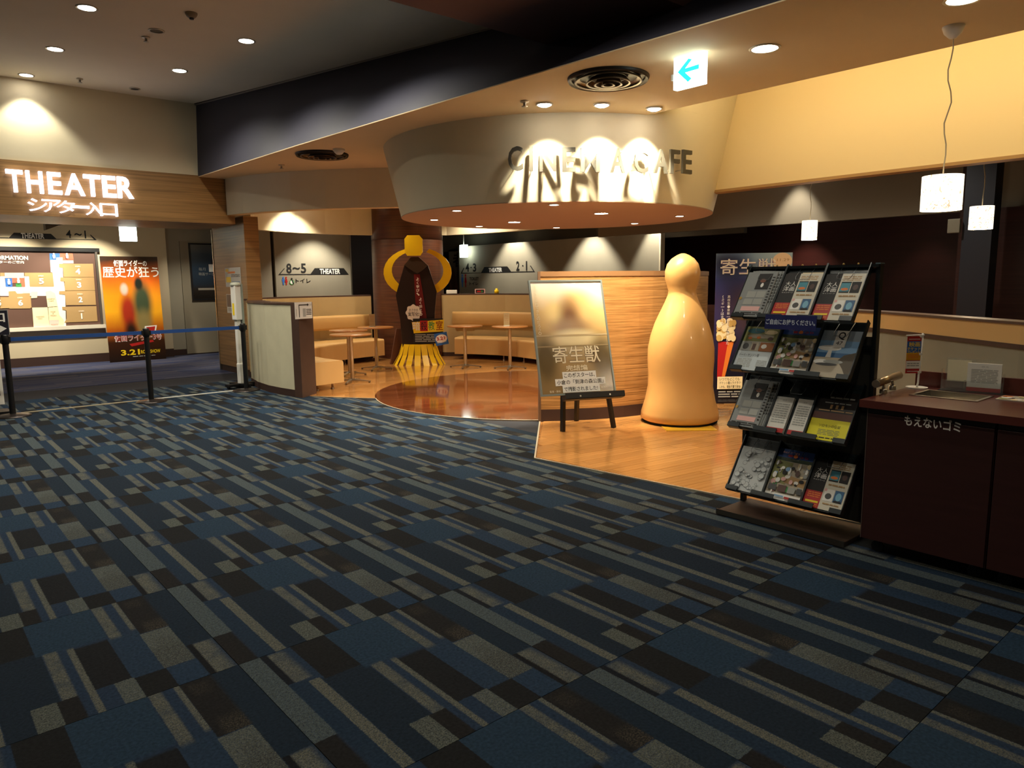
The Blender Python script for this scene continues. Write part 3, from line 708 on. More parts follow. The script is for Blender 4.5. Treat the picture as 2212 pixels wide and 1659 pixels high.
# ---- CINEMA CAFE letters standing off the drum
LET = mat('dark_letter', '#4d4a40', .5, metal=.2)
cs = thing('cafe_sign', 'dark standoff letters spelling the cafe name on the curved drum', 'sign', T(DCX, DCY, 0))
OFFS = .10
for ch, a, b in (('C', 785, 868), ('I', 905, 925), ('N', 962, 1058), ('E', 1092, 1168), ('M', 1195, 1305), ('A', 1365, 1448), ('C', 1500, 1578), ('A', 1612, 1690), ('F', 1703, 1757), ('E', 1772, 1825)):
    xa, xb = 800+a*.3797, 800+b*.3797; xm = (xa+xb)/2; f = (xm-1098)/394
    ytop, ybot = 315+f*8, 370+f*7
    q0, q1 = r_in(xm, ybot, OFFS, 2.6), r_in(xm, ytop, OFFS, 2.6); qa, qb = r_in(xa, (ytop+ybot)/2, OFFS, 2.6), r_in(xb, (ytop+ybot)/2, OFFS, 2.6)
    zc = (q0.z+q1.z)/2; hh = q1.z-q0.z; ang = math.atan2((qa.y+qb.y)/2-DCY, (qa.x+qb.x)/2-DCX); ww = (qb-qa).length; R = drum_r(zc)+OFFS
    nrm = Vector((math.cos(ang), math.sin(ang), 0)); right = Vector((-math.sin(ang), math.cos(ang), 0))
    vs, fs = fit(ch, -ww/2, -hh/2, ww/2, hh/2, 0, bold=.018, extrude=.012)
    lo = obj('letter', MB().add(vs, fs), LET, cs, frame(nrm*R+Vector((0, 0, zc)), right, (0, 0, 1)))
    for sx, sy in ((-.3, -.35), (.3, .35)):
        obj('standoff_pin', MB().tube([(sx*ww, sy*hh, -.012), (sx*ww, sy*hh, -OFFS-.01)], .004, 6), STEEL, lo)
# ---- illuminated arrow sign
es = thing('arrow_sign', 'illuminated white hanging sign with a turquoise left arrow', 'sign', frame((4.36, 3.295, 2.735), (0, -1, 0), (0, 0, 1)))
obj('case', MB().box(0, .245, 0, .215, -.045, 0), mat('sign_white_glow', '#eefcf4', .4, emit=2.6), es)
cy = mat('sign_turquoise', '#23c4d6', .5, emit=.9)
obj('arrow', art([('p', [(.14, .52), (.50, .86), (.62, .80), (.40, .58), (.86, .60), (.86, .46), (.40, .45), (.62, .22), (.50, .14)], cy)], .245, .215, .001), None, es)
obj('mount_plate', MB().box(-.05, .30, .212, .222, -.10, .05), TRIMR, es); obj('bracket', MB().box(-.03, 0, .07, .11, -.03, -.01), WHITE, es)

# ---- corridor map wall
YI = 15.36
def wpx(px, py, y=YI): q = at(px, py, y=y); return q.x, q.z
ib = thing('theater_map_board', 'brown lit floor map of the theatres set in the corridor wall', 'map board', frame((1.0, YI-.005, .0), (1, 0, 0), (0, 0, 1)))
MB_ = mat('map_brown', '#5a4137', .55); MT = mat('map_tan', '#a98a5c', .55); MW = mat('map_white', '#f4efe2', .5); MC = mat('map_cream', '#f0dfb4', .5); MR = mat('map_red', '#d4694f', .5); MBL = mat('map_blue', '#3a70c0', .5); MP = mat('map_pink', '#eac2b8', .5); LN = mat('map_line', '#6b5340', .6)
def ip(px, py):
    x, z = wpx(px, py); return (x-1.0, z)
obj('panel', MB().box(-.3, 2.06, .70, 2.03, -.002, .02), MB_, ib)
obj('frame_top', MB().box(-.3, 2.14, 2.03, 2.10, -.002, .06), BLK, ib)
obj('frame_side', MB().box(2.06, 2.10, .70, 2.03, -.002, .06), mat('frame_grey', '#4a443e', .5), ib)
obj('ledge', MB().box(-.3, 2.13, .635, .70, -.002, .09), mat('ledge_white', '#d9d2c2', .4), ib)
def PP(*pts): return [ip(*q) for q in pts]
Z1 = .1085; ox1, oy1 = 0, 460                # zoom factor of the first reading
def z1(*pts): return [ip(ox1+x*Z1, oy1+y*Z1) for x, y in pts]
Z2 = .16878
def z2(*pts): return [ip(x*Z2, 640+y*Z2) for x, y in pts]
its = [('p', z1((1020, 930), (1040, 880), (1240, 880), (1245, 1000), (1170, 1010), (1175, 1085), (1250, 1095), (1265, 1275), (1195, 1285), (1195, 1360), (1280, 1370), (1290, 1545), (1170, 1545), (1200, 1700), (1300, 1750), (1310, 2700), (700, 2700), (690, 1650), (0, 1650), (0, 1475), (100, 1475), (10, 1475), (10, 1260), (85, 1260), (110, 1475), (590, 1470), (480, 1255), (570, 1255), (590, 1470), (1075, 1465), (1030, 1180)), MW)]
its = [('p', z1((1010, 900), (1240, 880), (1250, 1275), (1290, 1545), (1310, 2300), (1050, 2300), (1050, 1650), (0, 1650), (0, 1470), (1060, 1470)), MW),
       ('p', z1((480, 1255), (570, 1255), (590, 1480), (500, 1480)), MW), ('p', z1((0, 1260), (85, 1260), (110, 1480), (0, 1480)), MW),
       ('p', z1((980, 805), (1185, 805), (1185, 885), (1115, 885), (1115, 935), (985, 935)), MBL), ('p', z1((1185, 805), (1440, 805), (1460, 935), (1245, 935), (1240, 885), (1185, 885)), MR),
       ('p', z1((1245, 945), (1455, 945), (1460, 1005), (1245, 1005)), MP), ('p', z1((990, 940), (1025, 940), (1045, 1180), (1005, 1180)), MP),
       ('p', z1((85, 1190), (470, 1190), (475, 1295), (90, 1295)), MP), ('p', z1((100, 1300), (235, 1300), (245, 1470), (110, 1470)), MBL), ('p', z1((235, 1300), (480, 1300), (495, 1470), (430, 1470), (420, 1395), (240, 1395)), MR), ('p', z1((310, 1400), (420, 1400), (425, 1470), (315, 1470)), GRN),
       ('p', z1((485, 1190), (1040, 1190), (1070, 1465), (590, 1465), (570, 1258), (490, 1258)), MT), ('p', z1((0, 1190), (80, 1190), (82, 1258), (0, 1258)), MT),
       ('p', z1((1170, 1012), (1845, 1012), (1865, 1275), (1262, 1275), (1250, 1095), (1172, 1085)), MT), ('p', z1((1195, 1283), (1865, 1280), (1885, 1540), (1285, 1545), (1275, 1365), (1195, 1355)), MT),
       ('p', z1((1170, 1555), (1885, 1545), (1905, 1830), (1310, 1835), (1285, 1625), (1170, 1615)), MT), ('p', z2((790, 135), (1228, 125), (1245, 318), (820, 335), (850, 285), (845, 180), (795, 170)), MT),
       ('p', z1((165, 1560), (300, 1555), (335, 1605), (590, 1605), (600, 1900), (180, 1905)), MT), ('p', z2((0, 10), (120, 10), (125, 150), (0, 155)), MT), ('p', z2((128, 8), (390, 5), (400, 145), (132, 150)), MT),
       ('p', z2((408, 145), (605, 140), (632, 412), (430, 420)), MC), ('p', z2((612, 140), (735, 138), (755, 240), (810, 300), (815, 405), (632, 412)), MC), ('p', z2((580, -60), (640, -75), (700, -40), (735, 130), (605, 135)), MC),
       ('p', z2((395, -60), (480, -60), (470, 20), (395, 25)), MC), ('p', z2((625, 305), (750, 303), (755, 400), (632, 405)), MP), ('p', z1((440, 1555), (595, 1555), (600, 1600), (445, 1600)), MP)]
def z1t(s, x0, y0, x1, y1, m, **k):
    a, b = ip(x0*Z1, 460+y1*Z1); c, d = ip(x1*Z1, 460+y0*Z1); return ('t', s, a, b, c, d, m, k)
def z2t(s, x0, y0, x1, y1, m, **k):
    a, b = ip(x0*Z2, 640+y1*Z2); c, d = ip(x1*Z2, 640+y0*Z2); return ('t', s, a, b, c, d, m, k)
its += [z1t('INFORMATION', -260, 855, 548, 930, MW, bold=.03), z1t('シアターのご案内', -190, 955, 468, 1005, MW, bold=.015), z1t('4', 1500, 1105, 1585, 1220, MW, bold=.03), z1t('3', 1530, 1375, 1605, 1490, MW, bold=.03), z1t('5', 775, 1300, 860, 1415, MW, bold=.03),
        z2t('2', 1003, 5, 1047, 78, MW, bold=.03), z2t('1', 1005, 215, 1075, 290, MW, bold=.03, keep=True), z2t('6', 232, 45, 285, 120, MW, bold=.03), z2t('CINEMA', 600, 25, 697, 42, LN), z2t('CAFE', 622, 50, 680, 68, LN), z2t('WAITING', 455, 250, 562, 268, LN), z2t('HALL', 480, 274, 540, 291, LN),
        z2t('FOOD', 645, 188, 702, 205, LN), z2t('&', 668, 212, 680, 228, LN), z2t('DRINKS', 640, 235, 715, 252, LN), z2t('TICKETS', 648, 352, 735, 370, LN), z2t('5', -30, 45, 6, 120, MW, bold=.03)]
for (x, y) in ((1535, 1065), (1555, 1330), (805, 1255), (1580, 1615)): its += [z1t('SCREEN', x-50, y-14, x+50, y+12, MW)]
for (x, y) in ((1035, 190), (252, 18)): its += [z2t('SCREEN', x-33, y-10, x+33, y+8, MW)]
for (x, y, sk) in ((1065, 855, 0), (1325, 855, 1), (172, 1370, 0), (360, 1345, 1)):
    a = ip(x*Z1, 460+y*Z1); its += [(k, a[0], a[1]+.035, .016, .016, MW) if False else ('c', a[0], a[1]+.032, .016, .018, MW), ('p', [(a[0]-.022, a[1]+.012), (a[0]-.018, a[1]-.045), (a[0]+.018, a[1]-.045), (a[0]+.022, a[1]+.012)], MW)] if False else [('c', a[0], a[1]+.032, .016, .018, MW), ('p', [(a[0]-.022, a[1]+.012), (a[0]-.018, a[1]-.045), (a[0]+.018, a[1]-.045), (a[0]+.022, a[1]+.012)], MW)]
obj('map_print', art(its, 1, 1, .0205), None, ib)
# wall lettering above the map
def wall_sign(name, label, mx, items, w=1., h=1.):
    t = thing(name, label, 'wall lettering', mx); obj('lettering', art(items, w, h, .0005), None, t); return t
def wsign(px_list): pass
its = []
def q1(px, py): x, z = wpx(px, py); return (x-1.0, z)
its = [('p', [q1(0, 512.5), q1(18, 513), q1(18, 514.5), q1(0, 514.5)], INK),
       ('p', [q1(19, 513.5), q1(30, 502.5), q1(110, 505), q1(122, 516), q1(208, 517.2), q1(208, 519), q1(0, 514.8), q1(0, 513)], INK),
       ('p', [q1(194, 507.4), q1(196, 507), q1(209, 518.5), q1(203, 517.5)], INK)]
def q1t(s, x0, y0, x1, y1, m, **k):
    a = q1(x0, y1); c = q1(x1, y0); return ('t', s, a[0], a[1], c[0], c[1], m, k)
its += [q1t('THEATER', 46, 504.5, 95, 514.5, PWH, bold=.03), q1t('4', 143, 497, 153, 514, INK, bold=.01), q1t('~', 161, 504, 176, 509, INK, bold=.01), q1t('1', 176, 498.5, 192, 515, INK, bold=.01, keep=True)]
wall_sign('wall_sign', 'black lettering 4 to 1 above the lit theatre map', frame((1.0, YI-.001, 0), (1, 0, 0), (0, 0, 1)), its)
# 8-5 sign
Y8 = 14.0
def q8(x, y):                                 # zoom of the booth area
    p = at(460+x*.25316, 440+y*.25316, y=Y8); return (p.x-5.93, p.z)
def q8t(s, x0, y0, x1, y1, m, **k):
    a = q8(x0, y1); c = q8(x1, y0); return ('t', s, a[0], a[1], c[0], c[1], m, k)
its = [('p', [q8(556, 610), q8(606, 552), q8(614, 552), q8(574, 600), q8(832, 600), q8(868, 550), q8(1116, 550), q8(1160, 607)], INK), q8t('8', 628, 510, 668, 596, INK, bold=.03), q8t('~', 680, 540, 740, 566, INK, bold=.03), q8t('5', 752, 510, 792, 594, INK, bold=.03),
       q8t('THEATER', 912, 556, 1084, 600, PWH, bold=.03), q8t('トイレ', 706, 640, 832, 676, INK, bold=.02)]
u0, v0 = q8(600, 660); u1, v1 = q8(625, 660)
its += picto(u0, v0, .17, MBL)+picto(u1, v1, .17, RED, True)
u2, v2 = q8(672, 662); its += [('c', u2, v2-.02, .05, .05, GRN), ('c', u2, v2-.02, .035, .035, PWH), ('c', u2, v2+.05, .018, .018, INK), ('p', [(u2-.01, v2+.03), (u2+.015, v2+.03), (u2+.045, v2-.06), (u2+.02, v2-.06)], INK)]
wall_sign('wall_sign', 'black lettering 8 to 5 with toilet symbols behind the booth', frame((5.93, Y8-.001, 0), (1, 0, 0), (0, 0, 1)), its)
# 4-3 / 2-1 sign
X4 = 11.0
def q4(x, y):
    p = at(940+x*.22604, 480+y*.22604, x=X4); return (14.74-p.y, p.z)
def q4t(s, x0, y0, x1, y1, m, **k):
    a = q4(x0, y1); c = q4(x1, y0); return ('t', s, a[0], a[1], c[0], c[1], m, k)
its = [('p', [q4(244, 491), q4(272, 436), q4(280, 438), q4(258, 484), q4(440, 483), q4(470, 428), q4(690, 422), q4(727, 472), q4(938, 468), q4(906, 416), q4(913, 413), q4(953, 474), q4(952, 477)], INK),
       q4t('4', 292, 392, 324, 474, INK, bold=.03), q4t('・', 338, 425, 350, 440, INK, bold=.03), q4t('3', 362, 392, 392, 474, INK, bold=.03), q4t('2', 776, 372, 806, 464, INK, bold=.03), q4t('・', 832, 408, 844, 422, INK, bold=.03), q4t('1', 850, 370, 898, 462, INK, bold=.02, keep=True),
       q4t('THEATER', 513, 434, 640, 478, PWH, bold=.03), q4t('TOILET', 330, 524, 416, 556, INK, bold=.02), q4t('トイレ', 330, 570, 412, 602, INK, bold=.02)]
u0, v0 = q4(262, 562); u1, v1 = q4(293, 562)
its += picto(u0, v0, .34, MBL, False, .8)+picto(u1, v1, .34, RED, True, .8)
wall_sign('wall_sign', 'black lettering 4 3 and 2 1 with toilet symbols right of the column', frame((X4-.001, 14.74, 0), (0, -1, 0), (0, 0, 1)), its)
# small glowing exit boxes
def glowbox(label, p, w, h, right, zt, dep=.06):
    t = thing('exit_box', label, 'exit sign', frame(p, right, (0, 0, 1)))
    obj('case', MB().box(-w/2, w/2, 0, h, -dep, 0), mat('exit_glow', '#eefff2', .4, emit=3.5), t, None, .006); obj('rod', MB().tube([(0, h, -dep/2), (0, zt-p.z, -dep/2)], .01, 8), TRIMR, t)
p = at(279, 521, y=13.3); glowbox('small square glowing sign hanging in the theatre corridor', p, .25, .245, (1, 0, 0), 2.75)
p = at(1000, 556, x=10.8); glowbox('small glowing sign at the far end of the right-hand sign wall', p, .26, .30, (0, -1, 0), 2.9)
# bracket in the corridor
p = at(121, 483, y=13.1)
t = thing('ceiling_bracket', 'grey angled speaker bracket hanging behind the wooden fascia', 'bracket', T(p.x, p.y, p.z))
obj('housing', MB().add([(-.14, 0, .06), (.14, 0, .06), (.14, 0, -.0), (.03, 0, -.03), (-.14, 0, -.10), (-.14, .2, .06), (.14, .2, .06), (.14, .2, -.0), (.03, .2, -.03), (-.14, .2, -.10)], [(0, 4, 3, 2, 1), (5, 6, 7, 8, 9), (0, 1, 6, 5), (1, 2, 7, 6), (2, 3, 8, 7), (3, 4, 9, 8), (4, 0, 5, 9)]), mat('bracket_grey', '#6f6a60', .5), t)
obj('stem', MB().tube([(0, .1, .05), (0, .1, 2.75-p.z)], .03, 10), TRIMR, t)

# ================================================================== GATE LINE
def stanchion(x, y, label, belt_to=None, z=.90):
    t = thing('belt_stanchion', label, 'stanchion', T(x, y, 0))
    obj('base', MB().lathe([(0, .0), (.175, .0), (.175, .006), (.15, .018), (.05, .030), (.03, .034)], 36), mat('stanchion_base', '#3a3330', .3, metal=.6), t)
    obj('post', MB().lathe([(.030, .03), (.030, .80)], 20), BLK, t)
    obj('head', MB().lathe([(.030, .795), (.037, .80), (.037, z-.012), (.032, z), (0, z)], 20), BLK, t)
    obj('belt_clip', MB().box(-.05, .05, -.018, .018, .815, .875), BLK, t)
    if belt_to:
        obj('belt', MB().box(.05, belt_to-x-.05, -.003, .003, .825, .868), BELT, t)
    return t
stanchion(.972, 9.56, 'black belt stanchion under the small dark entrance sign', 2.385)
t2 = stanchion(2.385, 9.55, 'black belt stanchion in front of the orange film standee')
t3 = stanchion(3.60, 9.66, 'black belt stanchion beside the white roll-up stand', None)
# second belt runs slightly skewed
bd = Vector((3.60-2.385, .11)); b = obj('belt', MB().box(.05, bd.length-.05, -.003, .003, .825, .868), BELT, t2, RZ(math.atan2(bd.y, bd.x)))
p = at(20, 718, y=9.5)
t = thing('entrance_sign', 'small dark plate with entrance text and arrow on the stanchion top', 'sign', frame((.62, 9.53, .90), (1, 0, 0), (0, 0, 1)))
obj('plate', MB().box(0, .40, 0, .27, -.006, 0), mat('sign_dark', '#20202c', .4), t)
obj('lettering', art([('t', '入口', .28, .50, .92, .90, PWH, dict(bold=.02)), ('p', [(.25, .20), (.78, .20), (.78, .10), (.94, .25), (.78, .40), (.78, .30), (.25, .30)], PWH), ('r', .0, .97, 1, 1, LGRY), ('r', .985, 0, 1, 1, LGRY)], .40, .27, .001), None, t)
obj('stem', MB().box(.33, .36, -.002, .0, -.012, -.004), BLK, t)
# white framed panel at the frame's edge
t = thing('gate_panel', 'pale framed gate panel standing behind the first stanchion', 'gate panel', T(.52, 9.9, 0))
obj('board', MB().box(0, .42, 0, .03, .18, .80), mat('panel_dark', '#5b6064', .4), t)
for a in ((0, .03, .1, .84), (.39, .42, .1, .84)): obj('stile', MB().box(a[0], a[1], -.008, .038, a[2], a[3]), WHITE, t)
obj('rail', MB().box(.03, .39, -.008, .038, .10, .20), WHITE, t); obj('rail', MB().box(.03, .39, -.008, .038, .80, .84), WHITE, t); obj('foot', MB().box(-.02, .46, -.12, .15, 0, .03), BLK, t); obj('stile', MB().box(.19, .23, 0, .03, .03, .10), WHITE, t)
# white roll-up / sensor stand
p0 = at(524, 838, z=0)
t = thing('ticket_scanner_stand', 'tall narrow white stand on a dark wheeled base beside the portal jamb', 'stand', T(3.66, 10.0, 0) @ RZ(.25))
obj('column', MB().box(-.05, .05, -.05, .05, .93, 1.40), WHITE, t, None, .012)
obj('side_panel', MB().box(.05, .075, -.055, .055, .05, 1.42), mat('stand_grey', '#8f978c', .5), t)
obj('cap', MB().lathe([(0, 1.445), (.05, 1.44), (.068, 1.42), (.068, 1.40)], 20), mat('stand_cap', '#a3a596', .5), t)
obj('pole', MB().box(-.028, .03, -.028, .028, .06, .94), WHITE, t); obj('shroud', MB().box(-.036, .038, -.04, .04, .05, .34), WHITE, t, None, .015)
obj('label_strip', MB().box(-.052, -.049, -.02, .02, 1.0, 1.16), YEL, t)
bs = obj('base', MB().box(-.22, .22, -.05, .05, .028, .06), BLK, t)
obj('base', MB().box(-.05, .05, -.20, .20, .028, .06), BLK, t)
for x, y in ((-.2, 0), (.2, 0), (0, -.18), (0, .18)): obj('caster', MB().tube([(x-.012, y, .024), (x+.012, y, .024)], .024, 12), BLK, t)
# notices on the jamb (face towards -x)
def notice(label, ya, za, w, h, items):
    t = thing('notice', label, 'notice', frame((4.20-.004, ya, za), (0, -1, 0), (0, 0, 1)), None)
    obj('sheet', plate(w, h, .002, PAPER), None, t); obj('print', art(items, w, h, .0006), None, t)
notice('white notice with an orange heading and yellow square on the jamb', 11.87, 1.375, .66, .30, [('c', .14, .86, .10, .09, YEL), ('r', .18, .70, .66, .80, ORG), ('r', .06, .24, .36, .52, YEL), ('l', .40, .50, .95, .66, 3, DGRY), ('l', .45, .1, .95, .3, 3, SKY)])
notice('white notice with a dark photograph lower down on the jamb', 11.88, .962, .56, .30, [('r', .03, .33, .97, .97, mat('photo_dark', '#3a3a44', .4)), ('c', .55, .62, .2, .16, LGRY), ('l', .1, .1, .9, .26, 2, LGRY)])
# sheet on the partition end
t = thing('notice', 'white direction sheet with an arrow taped to the partition end', 'notice', frame((3.80, 8.455, .985), (.80, .30, 0), (0, 0, 1)))
obj('sheet', plate(.29, .205, .003, PAPER), None, t)
obj('print', art([('p', [(.22, .1), (.26, .1), (.26, .80), (.72, .80), (.72, .74), (.82, .83), (.72, .92), (.72, .86), (.22, .86)], INK), ('r', .45, .12, .62, .62, LGRY), ('l', .65, .2, .95, .6, 4, DGRY), ('t', '入口', .84, .78, .96, .88, INK), ('r', .06, .15, .09, .6, LGRY)], .29, .205, .0006), None, t)

# ================================================================== CAFE FURNITURE
def seat_mesh(front, back, z0, z1, m):
    """upholstered block between a front and a back polyline, its front top edge rounded"""
    n = len(front); mb = MB(); R = .035; vs = []; sec = 7
    for f, b in zip(front, back):
        f = Vector(f); b = Vector(b); d = (b-f).normalized()
        prof = [(0, z0), (0, z1-R)]+[(R-R*math.cos(t), z1-R+R*math.sin(t)) for t in (.5, 1.05, PI/2)]+[((b-f).length, z1), ((b-f).length, z0)]
        for q, z in prof: vs.append((f.x+d.x*q, f.y+d.y*q, z))
    fs = []
    for i in range(n-1):
        for k in range(sec):
            k2 = (k+1) % sec; fs.append((i*sec+k, i*sec+k2, (i+1)*sec+k2, (i+1)*sec+k))
    fs += [tuple(range(sec-1, -1, -1)), tuple((n-1)*sec+k for k in range(sec))]
    return mb.add(vs, fs, m)
def cushion_mesh(line, z0, z1, th, m):
    """rounded back roll along a polyline"""
    P = [Vector(p) for p in line]; n = len(P); vs = []; fs = []; sec = 12; zc = (z0+z1)/2; hz = (z1-z0)/2
    for i in range(n):
        t = (P[min(i+1, n-1)]-P[max(i-1, 0)]).normalized(); nr = Vector((t.y, -t.x))
        for k in range(sec):
            a = 2*PI*k/sec; ca, sa = math.cos(a), math.sin(a)
            ex = (abs(ca)**.6)*(1 if ca >= 0 else -1); ez = (abs(sa)**.6)*(1 if sa >= 0 else -1)
            q = P[i]+nr*(th*.5+ex*th*.5); vs.append((q.x, q.y, zc+ez*hz))
    for i in range(n-1):
        for k in range(sec):
            k2 = (k+1) % sec; fs.append((i*sec+k, (i+1)*sec+k, (i+1)*sec+k2, i*sec+k2))
    fs += [tuple(range(sec)), tuple((n-1)*sec+k for k in range(sec-1, -1, -1))]
    return MB().add(vs, fs, m, True)
def leg(t, x, y): obj('leg', MB().lathe([(.022, .004), (.022, .02), (.014, .024), (.014, .10)], 12, (x, y)), STEEL, t)
# left far bench
t = thing('booth_bench', 'long tan vinyl bench along the back of the left booth', 'bench')
Fl = [(5.0, 10.72), (5.34, 11.04), (5.72, 11.27), (6.06, 11.42), (6.45, 11.52), (6.88, 11.56)]
Bl = [(4.72, 11.52), (5.0, 11.76), (5.42, 11.98), (5.9, 12.06), (6.4, 12.07), (6.88, 12.06)]
obj('seat', seat_mesh(Fl[:4], Bl[:4], .10, .40, SEAT), None, t); obj('seat', seat_mesh([(6.064, 11.422)]+Fl[4:], [(5.904, 12.06)]+Bl[4:], .10, .40, SEAT), None, t)
obj('back_cushion', cushion_mesh([(5.02, 11.80), (5.42, 12.0), (5.9, 12.08), (6.4, 12.09), (6.86, 12.08)], .58, .84, .09, SEAT), None, t)
for x, y in ((5.2, 11.1), (6.06, 11.55), (6.8, 11.66)): leg(t, x, y)
# left near bench
t = thing('booth_bench', 'short tan vinyl bench against the inside of the curved partition', 'bench')
obj('seat', seat_mesh([(4.63, 8.86), (4.60, 9.3), (4.62, 9.9), (4.78, 10.45)], [(4.19, 8.80), (4.09, 9.3), (4.12, 9.9), (4.24, 10.4)], .09, .39, SEAT), None, t)
for x, y in ((4.5, 8.95), (4.28, 8.95), (4.5, 9.7)): leg(t, x, y)
# right bench
t = thing('booth_bench', 'curved tan vinyl bench along the right-hand booth behind the poster', 'bench')
Fr = [(7.93, 10.83), (8.16, 10.5), (8.33, 10.05), (8.38, 9.6), (8.33, 9.1), (8.2, 8.6)]
Br = [(8.32, 11.14), (8.60, 10.74), (8.79, 10.2), (8.88, 9.65), (8.85, 9.0), (8.68, 8.4)]
obj('seat', seat_mesh(Fr[:4], Br[:4], .10, .40, SEAT), None, t); obj('seat', seat_mesh([(8.38, 9.596)]+Fr[4:], [(8.88, 9.646)]+Br[4:], .10, .40, SEAT), None, t)
obj('back_cushion', cushion_mesh([(8.22, 11.26), (8.49, 10.99), (8.78, 10.4), (8.91, 9.7), (8.88, 9.0), (8.7, 8.4)], .60, .86, .09, SEAT), None, t)
for x, y in ((8.1, 10.72), (8.42, 10.0), (8.46, 9.5), (8.36, 8.8)): leg(t, x, y)
# tables
def table(px, py, label, group=None):
    p = at(px, py, z=.70)
    t = thing('cafe_table', label, 'table', T(p.x, p.y, 0), group)
    obj('table_top', MB().lathe([(0, .678), (.285, .678), (.295, .685), (.295, .695), (.288, .70), (0, .70)], 40), TABLE, t)
    obj('pole', MB().lathe([(.028, .03), (.028, .665), (.06, .672), (.06, .678)], 18), STEEL, t)
    for k in range(4):
        a = k*PI/2+.72; c, s = math.cos(a), math.sin(a)
        lg = obj('base_arm', MB().add([(.02, -.022, .028), (.27, -.014, .012), (.27, .014, .012), (.02, .022, .028), (.02, -.022, .055), (.27, -.014, .026), (.27, .014, .026), (.02, .022, .055)], [(3, 2, 1, 0), (4, 5, 6, 7), (0, 1, 5, 4), (1, 2, 6, 5), (2, 3, 7, 6), (3, 0, 4, 7)]), STEEL, t, RZ(a))
        obj('glide', MB().lathe([(0, .004), (.014, .004), (.012, .014)], 10, (.25, 0)), BLK, lg)
    return p
table(757.5, 721, 'round wood-topped cafe table nearest the curved partition')
table(752, 712.5, 'round wood-topped cafe table just behind the one nearest the partition')
p3 = table(811, 706, 'round wood-topped cafe table with a menu stand left of the column')
table(1004, 703, 'round wood-topped cafe table without menu stand right of the column')
p5 = table(1101, 704, 'round wood-topped cafe table with a menu stand beside the framed poster')
for q, lab in ((p3, 'small beige menu stand on the table left of the column'), (p5, 'small beige menu stand on the table beside the framed poster')):
    t = thing('menu_stand', lab, 'menu stand', frame((q.x-.04, q.y+.03, .70), (.758, -.652, 0), (0, 0, 1)))
    obj('foot', MB().box(-.05, .05, 0, .008, -.04, .04), WHITE, t); obj('card', MB().box(-.045, .045, .008, .21, -.006, .006), mat('menu_card', '#b7a47a', .5), t)
    obj('print', art([('l', -.35, .1, .35, .9, 6, TAN)], .1, .21, .0065), None, t)

# ---- tall cut-out film standee by the column: plain stand-in in its colours
ST = frame((6.93, 10.52, .004), (.758, -.652, 0), (0, 0, 1))
YLB = mat('standee_yellow', '#e8bd1c', .22, coat=.5); ROBE = mat('standee_dark', '#2a1c1a', .3, coat=.4); EDGE = mat('cardboard_edge', '#d8cfb8', .6)
t = thing('film_standee', 'tall dark and yellow cardboard film standee in front of the column', 'standee', ST)
def xprism(pts, z0, z1): return MB().prism(pts, z0, z1)
obj('body_board', xprism([(-.27, .30), (.27, .30), (.30, .9), (.34, 1.25), (.20, 1.70), (.05, 1.84), (-.08, 1.84), (-.20, 1.70), (-.36, 1.2), (-.30, .8)], -.03, 0), ROBE, t)
obj('collar', xprism([(-.20, 1.70), (-.05, 1.60), (.02, 1.56), (.12, 1.62), (.20, 1.70), (.05, 1.84), (-.08, 1.84)], 0, .015), mat('standee_brown', '#3a2a1c', .4), t)
obj('header_board', MB().prism([(-.17+.05*math.cos(a)*0+x, y) for x, y, a in ((.03, 1.86, 0), (.25, 1.86, 0), (.29, 1.92, 0), (.29, 2.14, 0), (.24, 2.2, 0), (.04, 2.2, 0), (-.01, 2.14, 0), (-.01, 1.92, 0))], -.03, .03), YLB, t)
for s in (-1, 1):
    c0 = (.02, 1.58); outer = [(c0[0]+s*.58*math.cos(a), c0[1]+.42*math.sin(a)) for a in [math.radians(-75+k*12) for k in range(13)]]
    inner = [(c0[0]+s*.44*math.cos(a), c0[1]+.33*math.sin(a)+.03) for a in [math.radians(-75+k*12) for k in range(13)]][::-1]
    obj('side_board', xprism(outer+inner, -.045, -.02), YLB, t)
n = 9
for k in range(n):
    a0, a1 = PI*(1+k/n), PI*(1+(k+1)/n)
    def rp(r, a, z): return (r*math.cos(a), z, -r*math.sin(a)*.6-.1)
    q = MB().add([rp(.30, a0, .36), rp(.30, a1, .36), rp(.36, a1-.03, .17), rp(.36, a0+.03, .17), rp(.46, a1-.06, .0), rp(.46, a0+.06, .0)], [(0, 3, 2, 1), (3, 5, 4, 2)])
    obj('base_panel', q, YLB, t)
obj('band', xprism([(-.02, .80), (.16, .80), (.06, 1.55), (-.04, 1.55)], .0005, .004), mat('standee_maroon', '#6a1414', .4), t)
obj('band_lettering', art([('tv', 'よく学び、', -.035, 1.18, .075, 1.50, PWH, dict(bold=.02)), ('tv', 'よく狙え。', .0, .84, .12, 1.16, PWH, dict(bold=.02))], 1, 1, .0045), None, t)
tp = obj('title_panel', MB().box(-.07, .44, .38, .80, .06, .075), INK, t)
obj('title_border', MB().prism([(-.09, .74), (.46, .78), (.45, .58), (-.06, .55)], .0765, .079), YEL, tp)
obj('title_lettering', art([('t', '暗', -.075, .60, .05, .75, PWH, dict(bold=.008)), ('r', .05, .585, .18, .765, RED), ('t', '殺', .06, .60, .17, .75, INK, dict(bold=.008)), ('t', '教', .19, .60, .30, .755, GRN, dict(bold=.008)), ('t', '室', .32, .60, .44, .765, mat('deep_orange', '#a05a10', .5), dict(bold=.02)), ('l', -.04, .40, .40, .54, 5, LGRY)], 1, 1, .080), None, tp)
obj('strut', MB().box(.0, .05, .40, .44, -.02, .06), EDGE, tp)
